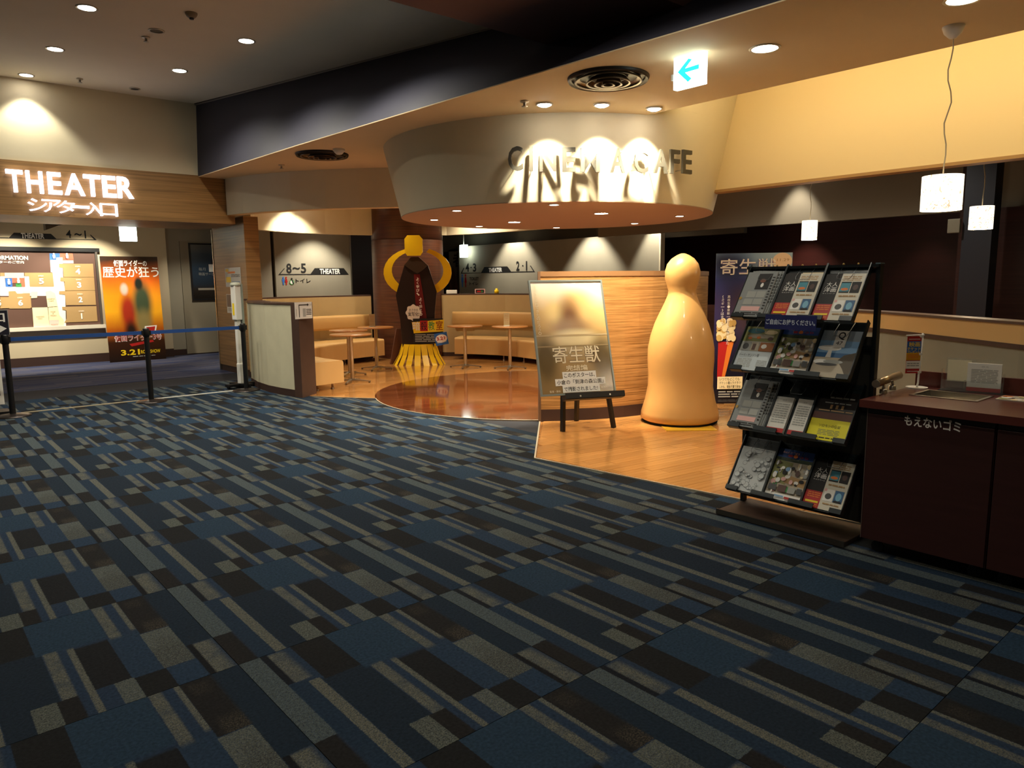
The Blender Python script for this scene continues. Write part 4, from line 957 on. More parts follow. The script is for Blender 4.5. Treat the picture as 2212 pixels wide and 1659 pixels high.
bp = obj('balloon', MB().prism([(-.06+.125*(1+.07*math.cos(8*a))*math.cos(a), .90+.135*(1+.07*math.cos(8*a))*math.sin(a)) for a in [2*PI*k/64 for k in range(64)]], .05, .06), PWH, t)
obj('balloon_lettering', art([('t', 'まさかの', -.13, .92, .02, .97, INK), ('t', '実写化!', -.15, .84, .04, .91, INK, dict(bold=.01))], 1, 1, .0605), None, bp)
tg = obj('date_tag', MB().box(0, .22, 0, .21, 0, .012), BLU, t, T(.32, .33, .085) @ RZ(.17))
obj('date_lettering', art([('c', .11, .11, .10, .07, PWH), ('t', '3.21', .03, .085, .17, .145, RED, dict(bold=.03)), ('t', '(土)', .17, .10, .205, .135, RED), ('t', 'ROADSHOW', .03, .04, .19, .068, PWH)], 1, 1, .0125), None, tg)
obj('strut', MB().box(.05, .12, .08, .13, -.10, .0), EDGE, tg)
# brown a-frame back support beside it
obj('back_support', MB().add([(-.52, .005, -.10), (-.34, .005, -.30), (-.34, .62, -.20), (-.40, .62, -.12), (-.50, .005, -.08), (-.32, .005, -.28), (-.32, .62, -.18), (-.38, .62, -.10)], [(0, 1, 2, 3), (7, 6, 5, 4), (0, 4, 5, 1), (1, 5, 6, 2), (2, 6, 7, 3), (3, 7, 4, 0)]), mat('cardboard_brown', '#5d3826', .8), t)

# ---- items on the booth ledges
def onledge(px, z=1.195): return at(px, 633, z=z)
tag(obj('tissue_box', MB().box(-.10, .10, -.05, .05, 0, .07), WHITE, None, T(8.27, 11.35, 1.195) @ RZ(-.7), .008), 'small white box on the ledge beside the column', 'box')
t = thing('photo_frame', 'small pink framed card standing on the right booth ledge', 'frame', frame((8.56, 11.0, 1.196), (.55, -.83, 0), (0, 0, 1)))
obj('frame', plate(.20, .085, .02, PNK), None, t); obj('card', art([('r', .08, .12, .92, .86, INK), ('r', .2, .3, .6, .6, RED), ('r', .62, .3, .8, .6, GRN)], .20, .085, .0006), None, t)
tag(obj('yellow_bottle', MB().lathe([(0, 0), (.04, 0), (.045, .03), (.04, .06), (.02, .075), (.02, .095), (0, .096)], 16), YEL, None, T(8.78, 10.62, 1.195)), 'small round yellow ornament on the right booth ledge', 'ornament')
tag(obj('brown_block', MB().box(-.03, .03, -.02, .02, 0, .10), mat('block_brown', '#8d5a30', .5), None, T(4.45, 11.40, 1.195) @ Matrix.Rotation(.2, 4, 'Y'), .01), 'small brown wooden block on the left booth ledge', 'block')

# ================================================================== POSTERS
def fr_back(o, h, label): pass
# framed film poster on a low easel
rt = Vector((.91, -.41, 0)).normalized(); nn = rt.cross(Vector((0, 0, 1))); LEAN = math.radians(19)
upv = Vector((0, 0, 1))*math.cos(LEAN)-nn*math.sin(LEAN)
bl = at(1172, 853, z=.405)
POW, POH = .70, 1.06
FM = frame(bl, rt, upv)
sep = ramp_mat('sepia_print', [(0, '#94794f'), (.3, '#b99a68'), (.42, '#cbb488'), (.55, '#d6b070'), (.75, '#e6bf80'), (.92, '#f4e4c4'), (1, '#f3e8d2')], 1, .2, [(.3, .72, .13, .09, '#f3d48e', .6), (.62, .8, .2, .12, '#e2b878', .7), (.50, .66, .13, .17, '#7a5230', .8), (.5, .57, .25, .09, '#a5835e', .7), (.54, .49, .30, .07, '#efdcaa', .5), (.1, .3, .16, .2, '#6c5a38', .6), (.9, .28, .16, .2, '#6c5a38', .6)], .04)
t = thing('framed_poster', 'sepia film poster in a thin grey frame standing on the low black easel', 'poster', FM)
obj('sheet', plate(POW, POH, .012, sep), None, t)
fg = mat('poster_frame_grey', '#8b9490', .35, metal=.5); fw = .016
obj('frame_edge', MB().box(-fw, POW+fw, -fw, .0, -.02, .008), fg, t); obj('frame_edge', MB().box(-fw, POW+fw, POH, POH+fw, -.02, .008), fg, t)
obj('frame_edge', MB().box(-fw, 0, 0, POH, -.02, .008), fg, t); obj('frame_edge', MB().box(POW, POW+fw, 0, POH, -.02, .008), fg, t)
cream2 = mat('print_ivory', '#f4e6c4', .4)
obj('print', art([('r', 0, .505, 1, .52, mat('rail_print', '#c8ae80', .4)), ('r', 0, .41, 1, .422, mat('rail_print2', '#a58c60', .4)), ('tv', 'なぜ、生まれてきたのだろう。', .03, .52, .085, .98, cream2),
    ('t', '寄生獣', .20, .262, .86, .415, mat('title_shadow', '#6a5335', .4), dict(bold=.02)), ('t', '寄生獣', .20, .262, .86, .415, cream2, dict(bold=.006)), ('t', '完結編', .36, .195, .66, .245, cream2, dict(bold=.02)),
    ('r', .30, .128, .77, .188, PWH), ('t', 'このポスターは、', .32, .137, .75, .178, INK, dict(bold=.01)), ('r', .19, .067, .89, .128, PWH), ('t', '小倉の「到津の森公園」', .21, .077, .86, .118, INK, dict(bold=.01)), ('r', .28, .006, .80, .067, PWH), ('t', 'で撮影されました!', .30, .016, .77, .056, INK, dict(bold=.01)), ('t', '監督・脚本', .10, .012, .25, .03, cream2), ('t', 'ROADSHOW', .82, .03, .97, .045, cream2)], POW, POH, .001), None, t)
E1, E2, E3 = Vector((4.745, 4.787, .009)), Vector((5.214, 5.064, .009)), Vector((5.222, 4.572, .009))
t = thing('easel', 'low black wooden easel carrying the sepia poster', 'easel', T(5.0, 4.72, 0))
def L(v): return Vector(v)-Vector((5.0, 4.72, 0))
EB = mat('easel_black', '#17130f', .5)
sh = bl+rt*.40-upv*.02+nn*(-.01)
tl = bl+rt*.24-Vector((0, 0, .035)); tr = bl+rt*.76-Vector((0, 0, .035))
def sq_tube(a, b, w, m): 
    a, b = Vector(a), Vector(b); d = (b-a).normalized(); s = d.cross(Vector((0, 1, .01))).normalized(); u = d.cross(s); vs = []
    for p in (a, b):
        for i, j in ((-1, -1), (1, -1), (1, 1), (-1, 1)): vs.append(p+s*i*w/2+u*j*w/2)
    return MB().add(vs, [(3, 2, 1, 0), (4, 5, 6, 7), (0, 1, 5, 4), (1, 2, 6, 5), (2, 3, 7, 6), (3, 0, 4, 7)], m)
back = Vector((-nn.x, -nn.y, 0))
obj('leg', sq_tube(L(E1), L(bl+rt*.30+Vector((0, 0, .55))+back*.26), .036, EB), None, t)
obj('leg', sq_tube(L(E3), L(bl+rt*.64+Vector((0, 0, .55))+back*.26), .036, EB), None, t)
obj('leg', sq_tube(L(E2), L(bl+rt*.47+Vector((0, 0, .60))+back*.30), .036, EB), None, t)
trm = frame(L(bl+rt*.20-upv*.018), rt, upv)
obj('tray', MB().box(0, .58, -.045, -.002, -.05, .04), EB, t, trm); obj('tray_lip', MB().box(0, .58, -.04, .012, .04, .05), EB, t, trm)
for u in (.14, .43): obj('bolt', MB().tube([(u, -.02, .048), (u, -.02, .056)], .008, 10), STEEL, t, trm)
# orange film standee in the corridor
og = ramp_mat('orange_print', [(0, '#120b08'), (.22, '#3a1c0c'), (.34, '#b35a12'), (.5, '#f0a81e'), (.66, '#f29a1c'), (.8, '#e0661a'), (.93, '#7a3a14'), (1, '#2a1a10')], 1, .3, [(.40, .47, .13, .17, '#a8301a', .5), (.36, .69, .06, .05, '#cfc4b6', .5), (.66, .56, .16, .20, '#3c4a34', .5), (.62, .74, .07, .06, '#20261f', .4), (.66, .36, .13, .12, '#8a7a4a', .6), (.42, .28, .10, .10, '#2a1a14', .6)], .06)
OS = frame(at(238, 784, y=15.0), (1, 0, 0), (0, .05, 1)); OS.translation.z = .003
t = thing('film_standee', 'orange film standee board leaning beside the corridor map', 'standee', OS)
obj('board', plate(.98, 1.95, .012, og), None, t); obj('back_strut', MB().add([(.3, 0, -.35), (.7, 0, -.35), (.6, 1.2, -.012), (.4, 1.2, -.012)], [(0, 1, 2, 3)]), EDGE, t)
obj('heading_lettering', art([('t', '仮面ライダーの', .22, .905, .80, .965, PWH, dict(bold=.02)), ('t', '歴史が狂う', .02, .80, 1.0, .905, PWH, dict(bold=.012)), ], .98, 1.95, .001), None, t)
obj('title_print', art([('t', 'スーパーヒーロー大戦GP', .10, .255, .60, .285, PWH), ('p', [(.66, .33), (.88, .335), (.84, .25), (.64, .25)], PWH), ('p', [(.69, .32), (.85, .325), (.82, .26), (.68, .26)], RED), ('t', '仮面ライダー3号', .11, .19, .95, .26, PWH, dict(bold=.03)), ('t', '仮面ライダー3号', .12, .195, .94, .255, RED, dict(bold=.0)), ('p', [(.36, .165), (.78, .195), (.80, .175), (.40, .14)], RED), ('t', '3.21', .20, .058, .53, .112, YEL, dict(bold=.03)), ('t', 'ROADSHOW', .55, .066, .90, .10, YEL, dict(bold=.02)), ('l', .4, .035, .8, .05, 1, LGRY)], .98, 1.95, .001), None, t)
# framed poster on the corridor door
dp = ramp_mat('dark_blue_print', [(0, '#1a1614'), (.2, '#2c2622'), (.3, '#27303c'), (.6, '#34465a'), (.85, '#46525e'), (1, '#6a6a66')], 1, .12, [(.62, .6, .14, .25, '#4a3028', .5)], .05)
t = thing('framed_poster', 'dark blue poster in a black frame on the grey corridor door', 'poster', frame((4.815, 15.50, 1.13), (1, 0, 0), (0, 0, 1)))
obj('sheet', plate(.85, 1.09, .006, dp), None, t)
for a in ((-.03, .88, -.03, 0), (-.03, .88, 1.09, 1.12), (-.03, 0, 0, 1.09), (.85, .88, 0, 1.09)): obj('frame_edge', MB().box(a[0], a[1], a[2], a[3], -.012, .02), BLK, t)
obj('print', art([('t', '毎月', .16, .52, .32, .58, LGRY), ('t', '1', .40, .50, .52, .64, PWH, dict(bold=.03)), ('t', '日', .56, .52, .64, .58, LGRY), ('t', '映画サービスデー', .16, .43, .74, .49, LGRY), ('r', .12, .16, .5, .2, mat('print_dim', '#8d8476', .5)), ('r', .58, .14, .7, .2, mat('print_dim', '#8d8476', .5))], .85, 1.09, .001), None, t)
# blue film standee behind the stand-in figure
pb = ramp_mat('blue_print', [(0, '#0d0f1c'), (.30, '#12142a'), (.5, '#2a2446'), (.72, '#3a3158'), (.86, '#323a74'), (1, '#6f8db8')], 1, .3, [(.9, .97, .35, .14, '#a9c4d8', .8), (.15, .93, .25, .08, '#1c2250', .7), (.62, .62, .30, .16, '#6a5664', .8)], .06)
BS = frame((7.08, 4.725, .0085), (.758, -.652, 0), (-.03, -.02, 1))
t = thing('film_standee', 'dark blue film standee with a popcorn cup behind the magazine rack', 'standee', BS)
BW, BH = .84, 1.69
obj('board', plate(BW, BH, .014, pb), None, t)
obj('back_strut', MB().add([(.25, 0, -.40), (.6, 0, -.40), (.52, 1.0, -.014), (.33, 1.0, -.014)], [(0, 1, 2, 3)]), EDGE, t)
pop = mat('popcorn_print', '#e8d3a4', .5)
its = [('p', [(.06, .42), (.22, .42), (.15, .17), (.06, .17)], RED), ('p', [(.19, .42), (.27, .42), (.16, .17), (.12, .17)], ORG), ('p', [(.40, .36), (.52, .32), (.46, .24), (.36, .32)], RED), ('p', [(.33, .37), (.46, .41), (.50, .39), (.38, .34)], mat('cuff_print', '#1a1a1f', .5))]
rp_ = random.Random(5)
its += [('c', .06+rp_.random()*.2, .44+rp_.random()*.12*(1), .035, .022, pop if k % 3 else mat('popcorn_shadow', '#c9a35e', .5)) for k in range(34)]
its += [('t', '寄生獣', .05, .86, .78, .965, mat('title_lav', '#8a7fae', .4), dict(bold=.02)), ('t', '寄生獣', .05, .86, .78, .965, PWH, dict(bold=.0)), ('c', .86, .945, .13, .055, mat('peach', '#efd2b2', .5)), ('t', '11.29', .79, .945, .95, .962, mat('gold', '#b58a5a', .5)),
        ('tv', '高校生・泉新一の右手に寄生した', .155, .40, .20, .73, PWH), ('tv', '《ミギー》は言う。', .075, .53, .12, .73, PWH), ('r', .06, .10, .40, .185, CRM), ('t', 'いつでもどこでも', .09, .158, .36, .178, INK), ('t', 'チケット購入ラクラク!', .09, .132, .38, .152, INK), ('t', 'しかも、現金不要で安全!', .09, .106, .38, .126, INK), ('l', .08, .04, .5, .09, 3, LGRY), ('l', .08, .012, .35, .03, 2, DGRY)]
obj('picture_print', art(its[:38], BW, BH, .001), None, t); L_ = its[38:]
obj('title_lettering', art(L_[:2], BW, BH, .0165), None, t); obj('date_badge', art(L_[2:4], BW, BH, .0165), None, t); obj('caption', art(L_[4:5], BW, BH, .0165), None, t); obj('caption', art(L_[5:6], BW, BH, .0165), None, t); obj('notice_print', art(L_[6:10], BW, BH, .0165), None, t); obj('credits', art(L_[10:], BW, BH, .0165), None, t)
# dim poster strip left of the right-hand sign wall
t = thing('film_banner', 'grey film banner with a large character in the dark gap by the column', 'banner', frame((11.3, 15.6, 1.05), (0, -1, 0), (0, 0, 1)))
obj('sheet', plate(.85, 1.2, .01, ramp_mat('banner_print', [(0, '#7a2a2a'), (.2, '#6b4640'), (.4, '#5b5650'), (1, '#8b887c')], 1, .4, [(.5, .38, .10, .28, '#2a2624', .3), (.82, .4, .09, .26, '#1f1d1e', .3), (.2, .35, .1, .25, '#4b332c', .4)])), None, t)
obj('print', art([('t', '者', .2, .62, .75, .93, INK, dict(bold=.02))], .85, 1.2, .001), None, t)

# ---- tan display figure: plain stand-in form of the same size and colour
TANV = mat('tan_latex', '#dba864', .38, var=.08, vscale=3, coat=.25)
t = thing('display_figure', 'smooth tan pear-shaped display form on a yellow plate before the veneer screen', 'statue', T(5.96, 4.35, .0085))
prof = [(0, .012), (.34, .012), (.385, .04), (.38, .10), (.345, .22), (.318, .36), (.318, .5), (.325, .62), (.322, .74), (.30, .86), (.262, .98), (.218, 1.08), (.175, 1.17), (.142, 1.25), (.132, 1.30), (.148, 1.35), (.168, 1.42), (.170, 1.49), (.150, 1.56), (.110, 1.61), (.058, 1.645), (.02, 1.66), (0, 1.662)]
obj('body', MB().lathe(prof, 48), TANV, t)
obj('sole', MB().lathe([(0, 0), (.35, 0), (.372, .012), (.0, .0125)], 48), BLK, t)
obj('base_plate', MB().box(-.24, .24, -.50, .1, .0, .006), mat('yellow_plate', '#d9a62a', .4), t, RZ(-.7))

# ================================================================== MAGAZINE RACK
RK = thing('magazine_rack', 'tall black leaflet rack with four sloping tiers beside the counter', 'rack', T(3.9, 2.05, 0))
RP = mat('rack_plastic', '#1c2629', .35, var=.1, vscale=20); RB = mat('rack_base', '#3a2c24', .4); WIRE = mat('wire', '#8d8f90', .3, metal=.9)
def rl(v): return Vector(v)-Vector((3.9, 2.05, 0))
YL, YR = 2.402, 1.697; CW = (YL-YR)/3
for yy in (2.42, 1.668):
    o = obj('upright', MB().box(.085, .125, yy-2.05-.011, yy-2.05+.011, .03, 1.487), BLKM, RK)
    obj('cap', MB().box(.08, .13, yy-2.05-.013, yy-2.05+.013, 1.487, 1.494), mat('rack_cap', '#5d7078', .4), o)
obj('base', MB().box(-.175, .18, 1.655-2.05, 2.43-2.05, .0, .028), RB, RK, None, .004)
obj('base_edge', MB().box(-.182, -.172, 1.65-2.05, 2.43-2.05, .004, .036), mat('base_edge', '#55504a', .3, metal=.7), RK)
for z in (.30, .70, 1.03, 1.44): obj('cross_bar', MB().box(.095, .115, 1.679-2.05, 2.41-2.05, z, z+.025), BLKM, RK)
obj('top_bar', MB().box(.07, .125, 1.66-2.05, 2.43-2.05, 1.472, 1.487), BLKM, RK)
obj('back_panel', MB().box(.118, .124, 1.679-2.05, 2.41-2.05, .06, 1.1), mat('rack_back', '#35332c', .7), RK)
SU = Vector((.2, 0, .295)).normalized(); RGT = Vector((0, -1, 0)); SN = RGT.cross(SU)
ZL = (1.19, .885, .542, .155); TH = .352
TM = MB()
TM.box(0, CW, 0, TH, -.004, 0, RP).box(0, .005, -.01, TH, -.004, .03, RP).box(CW-.005, CW, -.01, TH, -.004, .03, RP)
TM.box(0, CW, -.012, -.006, -.004, .012, RP).box(.0, CW*.33, -.014, .014, .03, .036, RP).box(CW*.72, CW, -.014, .014, .03, .036, RP).box(0, CW*.33, -.014, -.008, .0, .036, RP).box(CW*.72, CW, -.014, -.008, .0, .036, RP)
for k in range(6): TM.box(.006, CW-.006, TH-.012-k*.008, TH-.009-k*.008, 0, .002, RP)
TM = TM.mesh('tray')
WM = MB().tube([(CW*.33, TH-.004, .004), (CW*.33, TH-.09, .034), (CW*.36, TH-.11, .036), (CW*.64, TH-.11, .036), (CW*.67, TH-.09, .034), (CW*.67, TH-.004, .004)], .0016, 5, WIRE).mesh('wire_clip')
slot = {}
for ti, zl in enumerate(ZL):
    for c in range(3):
        F = frame((3.80, YL-c*CW, zl), RGT, SU)
        Fl_ = frame(rl((3.80, YL-c*CW, zl)), RGT, SU)
        tr = obj('tray', TM, None, RK, Fl_); obj('wire_clip', WM, None, tr); slot[ti, c] = F
hook = mat('brass_hook', '#a98a4a', .4, metal=.6)
for c in (0, 1, 2):
    for u in (.33, .67): obj('hook', MB().lathe([(0, 1.497), (.005, 1.494), (.005, 1.487)], 8, (.09, YL-2.05-c*CW-u*CW)), hook, RK)
# leaflets
def leaf(name, label, cat, ti, c, items, w=.205, h=.285, u=None, v=.0, dz=.0015, t=.008, paper=PAPER, group=None, rot=0.):
    u = (CW-w)/2 if u is None else u
    r = thing(name, label, cat, slot[ti, c] @ T(u, v-.004, dz+t) @ RZ(rot), group)
    obj('sheets', plate(w, h, t, paper), None, r); obj('print', art(items, w, h, .0004, .0002), None, r)
    return r
NEWS = mat('news_grey', '#8b8f8e', .55)
def news(k): return [('r', 0, 0, 1, 1, NEWS), ('r', .40, .60, .86, .96, INK), ('c', .62, .70, .05, .05, PWH), ('c', .6, .8, .1, .04, mat('skin_print', '#8a5a48', .5)), ('r', .22, .42, .52, .56, LGRY), ('r', .55, .42, .85, .56, LGRY), ('r', .20, .26, .50, .39, LGRY), ('r', .53, .26, .83, .39, LGRY), ('r', .2, .12, .84, .22, PNK), ('c', .05, .4, .05, .035, mat('ochre', '#b08a3a', .5)), ('l', .05, .02, .95, .10, 2, INK), ('l', .9, .15, .98, .9, 12, INK)]
for ti, lab in ((0, 'top tier'), (2, 'third tier')):
    leaf('newspaper', 'folded grey newspaper at the front of the stack on the %s' % lab, 'newspaper', ti, 0, news(0), .185, .305, .006, 0, .020)
    for k in range(3):
        leaf('newspaper', 'folded grey newspaper fanned out behind the front one on the %s' % lab, 'newspaper', ti, 0, [('r', 0, 0, 1, 1, NEWS), ('l', .7, .3, .98, .95, 10, INK), ('l', .1, .9, .9, .97, 1, INK)], .185, .315, .016+k*.010, .004+k*.005, .014-k*.0045, .004, PAPER, 'fanned newspapers on the %s' % lab, -.02-.012*k)
def flyer(): return [('r', 0, 0, .42, .34, RED), ('r', 0, .34, .42, 1, INK), ('t', '大人', .10, .72, .38, .82, PWH), ('t', '洋画', .08, .60, .38, .71, PWH), ('t', 'キャンペーン', .08, .555, .38, .58, PWH), ('l', .06, .20, .38, .32, 3, ORG), ('r', .05, .10, .38, .14, YEL), ('l', .06, .02, .38, .08, 2, ORG), ('r', .42, 0, 1, 1, mat('flyer_cream', '#d6d0bd', .45)), ('l', .46, .84, .9, .95, 3, TAN),
    ('r', .46, .58, .70, .82, INK), ('r', .47, .61, .69, .80, mat('fly_teal', '#3f8ea0', .5)), ('c', .58, .66, .09, .03, ORG), ('r', .72, .58, .94, .82, INK), ('c', .83, .70, .06, .06, mat('fly_brn', '#4a2f26', .5)), ('r', .46, .18, .70, .42, PWH), ('c', .58, .28, .08, .06, DGRY), ('c', .48, .4, .035, .03, PNK), ('r', .72, .18, .94, .42, mat('fly_blue', '#2f5f8a', .5)), ('c', .83, .30, .07, .08, mat('fly_blue2', '#79b2cc', .5)), ('r', .74, .18, .92, .22, INK), ('l', .5, .48, .9, .54, 1, TAN), ('l', .5, .1, .9, .15, 1, TAN)]
for ti, c, lab in ((0, 1, 'curled stack in the middle of the top tier'), (0, 2, 'the top tier slot next to the upright'), (3, 2, 'the bottom tier slot next to the counter')):
    leaf('film_flyer', 'red black and cream film flyer in %s' % lab, 'flyer', ti, c, flyer(), .222, .292, .006, 0, .004 if c == 2 else .012, .012)
    if (ti, c) == (0, 1):
        leaf('film_flyer', 'film flyer edge showing behind the curled front flyer', 'flyer', ti, c, [('r', 0, 0, .42, .34, RED), ('r', 0, .34, .42, 1, INK), ('r', .42, 0, 1, 1, CRM)], .215, .30, .0075, .008, .002, .008)
# blue please-take-one strip
qa, qb = at(1651, 710, x=3.742), at(1762, 712, x=3.742); qt = at(1651, 679, x=3.742)
t = thing('notice_strip', 'blue strip inviting visitors to take leaflets across the rack', 'notice', frame((3.742, qa.y, qa.z), (0, -1, 0), (.1, 0, 1)))
sw, shh = qa.y-qb.y, qt.z-qa.z
obj('card', plate(sw, shh, .003, mat('strip_blue', '#2b3168', .4, var=.3, vscale=12)), None, t); obj('lettering', art([('t', 'ご自由にお持ちください。', .02, .32, .98, .70, mat('pale_lettering', '#cfd6e2', .5), dict(bold=.02))], sw, shh, .0006), None, t)
obj('hanger', MB().box(.02, sw-.02, shh*.6, shh*.75, -.02, -.003), BLK, t)
# second tier
leaf('exhibition_flyer', 'pale exhibition flyer with a green map picture on the second tier', 'flyer', 1, 0, [('r', 0, .66, 1, 1, OLV), ('c', .3, .9, .25, .06, TEAL), ('c', .75, .88, .2, .05, CRM), ('c', .5, .78, .4, .05, SAND), ('c', .2, .73, .06, .03, ORG), ('c', .45, .75, .06, .03, ORG), ('c', .8, .73, .08, .04, DBRN), ('r', .02, .44, .30, .64, LGRY), ('c', .16, .54, .09, .07, DGRY), ('r', .32, .44, .55, .64, SAND), ('r', .36, .46, .46, .6, DBRN), ('r', .57, .44, .98, .64, mat('warm_photo', '#a0602c', .5)), ('c', .7, .55, .08, .05, PWH), ('r', 0, 0, 1, .43, mat('pale_blue', '#ccd6da', .5)), ('t', 'トーベ・ヤンソン展', .08, .30, .66, .37, INK), ('l', .08, .06, .5, .26, 6, LGRY), ('l', .66, .08, .95, .24, 5, LGRY)], .218, .295, .004, 0, .003)
def collage():
    r = random.Random(11); it = [('r', 0, 0, 1, 1, SAND), ('r', 0, .82, 1, 1, mat('deep_blue', '#2a4f98', .45)), ('r', 0, .76, 1, .83, mat('dark_green', '#3a4a34', .5)), ('p', [(0, .78), (.5, .74), (.45, .3), (0, .36)], OLV), ('p', [(.45, .5), (1, .44), (1, .3), (.4, .34)], TAN), ('r', 0, 0, 1, .12, PWH)]
    ms = [PWH, PWH, DBRN, INK, SKY, PNK, GRN, LGRY, PWH, CRM]
    for k in range(46): it.append(('c', .05+r.random()*.9, .14+r.random()*.58, .02+r.random()*.05, .015+r.random()*.05, ms[k % len(ms)]))
    it += [('r', .05, .16, .28, .27, DGRY), ('r', .32, .15, .55, .28, DBRN), ('r', .6, .15, .8, .26, LGRY), ('r', .84, .16, .98, .27, DGRY), ('t', 'みんなで遊ぼう', .14, .90, .60, .945, PNK, dict(bold=.03)), ('t', '春まつり', .30, .84, .86, .89, RED, dict(bold=.03)), ('c', .52, .865, .06, .035, ORG), ('r', .3, .05, .55, .08, SKY), ('r', .58, .03, .95, .07, RED)]
    return it
leaf('park_leaflet', 'colourful collage leaflet in the middle of the second tier', 'leaflet', 1, 1, collage(), .215, .305, .008, 0, .003)
leaf('magazine', 'magazine with a beach photograph marked Q 47 on the second tier', 'magazine', 1, 2, [('r', 0, .78, 1, 1, mat('sky_grey', '#8d9aa6', .5)), ('r', 0, .50, 1, .78, SKY), ('c', .3, .62, .3, .06, PWH), ('r', 0, .42, 1, .52, mat('sea', '#3f6d9c', .4)), ('p', [(.26, .42), (.40, .42), (.37, .62), (.30, .62)], PWH), ('r', 0, 0, 1, .42, SAND), ('p', [(1, .55), (.72, .48), (.6, .36), (.78, .2), (.9, .06), (1, .05)], mat('rock', '#5c5346', .6)), ('c', .2, .32, .2, .05, PWH), ('c', .5, .33, .25, .04, LGRY), ('c', .35, .27, .28, .03, DGRY), ('r', .36, .64, .66, 1.0, PWH), ('t', 'Q', .42, .80, .60, .97, INK, dict(bold=.02)), ('t', '47', .42, .69, .58, .77, INK)], .215, .29, .010, 0, .003, .012)
# third tier
for k, (u, w, lab) in enumerate(((.006, .105, 'white and red programme booklet in the middle of the third tier'), (.138, .09, 'second white and red programme booklet beside the first'))):
    leaf('programme_booklet', lab, 'booklet', 2, 1, [('r', 0, 0, 1, .12, RED), ('t', '目次', .40, .88, .62, .93, LGRY), ('l', .12, .25, .88, .82, 9, LGRY)], w, .225, u, 0, .003, .02)
leaf('film_flyer', 'dark film flyer with a bright yellow lower half on the third tier', 'flyer', 2, 2, [('r', 0, 0, 1, 1, mat('flyer_dark', '#1d1412', .4)), ('r', 0, .42, 1, .56, mat('flyer_brown', '#5a2e20', .4)), ('l', .3, .84, .9, .90, 1, LGRY), ('l', .2, .74, .85, .78, 1, LGRY), ('r', .36, .64, .42, .72, TAN), ('r', .50, .64, .56, .72, TAN), ('r', .64, .64, .70, .72, TAN), ('l', .1, .58, .95, .62, 1, TAN), ('r', 0, 0, 1, .42, mat('flyer_yellow', '#e6dc14', .4)), ('t', 'ソロモンの偽証', .24, .26, .78, .32, INK, dict(bold=.01)), ('l', .26, .10, .8, .22, 4, OLV), ('l', .2, .03, .84, .07, 1, INK)], .220, .30, .007, 0, .003)
# bottom tier
def sketch():
    r = random.Random(21); it = [('r', 0, 0, 1, 1, mat('sketch_white', '#c6cbcb', .5))]; dk = mat('sketch_line', '#6a7074', .6); wt = MATS['sketch_white']
    for k in range(40):
        u, v, a = .1+r.random()*.8, .06+r.random()*.82, .03+r.random()*.06; it += [('c', u, v, a, a*.75, dk), ('c', u, v, a-.008, a*.75-.007, wt)]
    return it+[('l', .45, .93, .95, .96, 1, dk)]
leaf('sketch_leaflet', 'white leaflet covered in grey line drawings on the bottom tier', 'leaflet', 3, 0, sketch(), .215, .285, .008, 0, .003, .014)
leaf('park_leaflet', 'colourful collage leaflet in the middle of the bottom tier', 'leaflet', 3, 1, collage(), .220, .315, .006, 0, .003)

# ================================================================== COUNTER
CTW = mat('counter_maroon', '#3c201e', .42, var=.2, vscale=3, stretch=(1, 1, 12)); CTT = mat('counter_top', '#5a2b25', .28, var=.12, vscale=4, coat=.2); EDG = mat('counter_edge', '#5a4a44', .5)
ZC = .805; XF = 3.735
ysm = at(2146, 1000, x=XF).y; Y0 = 1.575
def cabinet(ya, yb, label):
    t = thing('waste_cabinet', label, 'cabinet', T(XF, ya, 0)); w = ya-yb
    obj('body', MB().box(.02, .66, -w+.002, -w+.02, .075, .765).box(.02, .66, -.02, -.002, .075, .765).box(.64, .66, -w+.02, -.02, .075, .765).box(.02, .64, -w+.02, -.02, .075, .095), CTW, t)
    d = obj('door', MB().box(0, .02, -w+.004, -.004, .08, .735), CTW, t, None, .002)
    obj('kick_rail', MB().box(.004, .02, -w+.004, -.004, .738, .765), BLK, t)
    for x in (.08, .58):
        for y in (-.06, -w+.06):
            obj('caster', MB().tube([(x-.012, y, .03), (x+.012, y, .03)], .03, 12), BLK, t); obj('caster_fork', MB().box(x-.02, x+.02, y-.012, y+.012, .03, .075), BLKM, t)
    return t, d
t, d = cabinet(Y0, ysm+.002, 'dark maroon waste cabinet lettered for non-burnable rubbish')
la, lb = at(1953, 921, x=XF), at(1953, 899, x=XF); lc, ld = at(2075, 931, x=XF), at(2075, 906, x=XF)
lw = la.y-lc.y; lh = ((lb.z-la.z)+(ld.z-lc.z))/2
o = obj('lettering', art([('t', 'もえないゴミ', 0, 0, 1, 1, mat('label_white', '#f2ede6', .5), dict(bold=.02))], lw, lh, .0006), None, d, frame(Vector((0, la.y-Y0, (la.z+lc.z)/2)), (0, -1, 0), (0, 0, 1)))
obj('corner_strip', MB().box(-.001, .02, -.004, .0, .08, .765), EDG, t)
cabinet(ysm-.002, .30, 'plain dark maroon cabinet next to the lettered waste cabinet')
t = thing('counter_top', 'dark red-brown counter top with backsplash over the waste cabinets', 'counter top', T(XF, Y0, 0))
hx0, hx1, hy0, hy1 = 4.04-XF, 4.26-XF, 1.19-Y0, 1.475-Y0
W0, W1, V0, V1 = -.03, .70, .28-Y0, .03
tb = MB().box(W0, hx0, V0, V1, .767, ZC, CTT).box(hx1, W1, V0, V1, .767, ZC, CTT).box(hx0, hx1, V0, hy0, .767, ZC, CTT).box(hx0, hx1, hy1, V1, .767, ZC, CTT)
obj('slab', tb, None, t); obj('backsplash', MB().box(W1-.025, W1, V0, V1, ZC, ZC+.085), CTT, t)
t = thing('waste_chute', 'stainless steel waste chute sunk into the counter top', 'waste chute', T(XF, Y0, 0))
rim = MB()
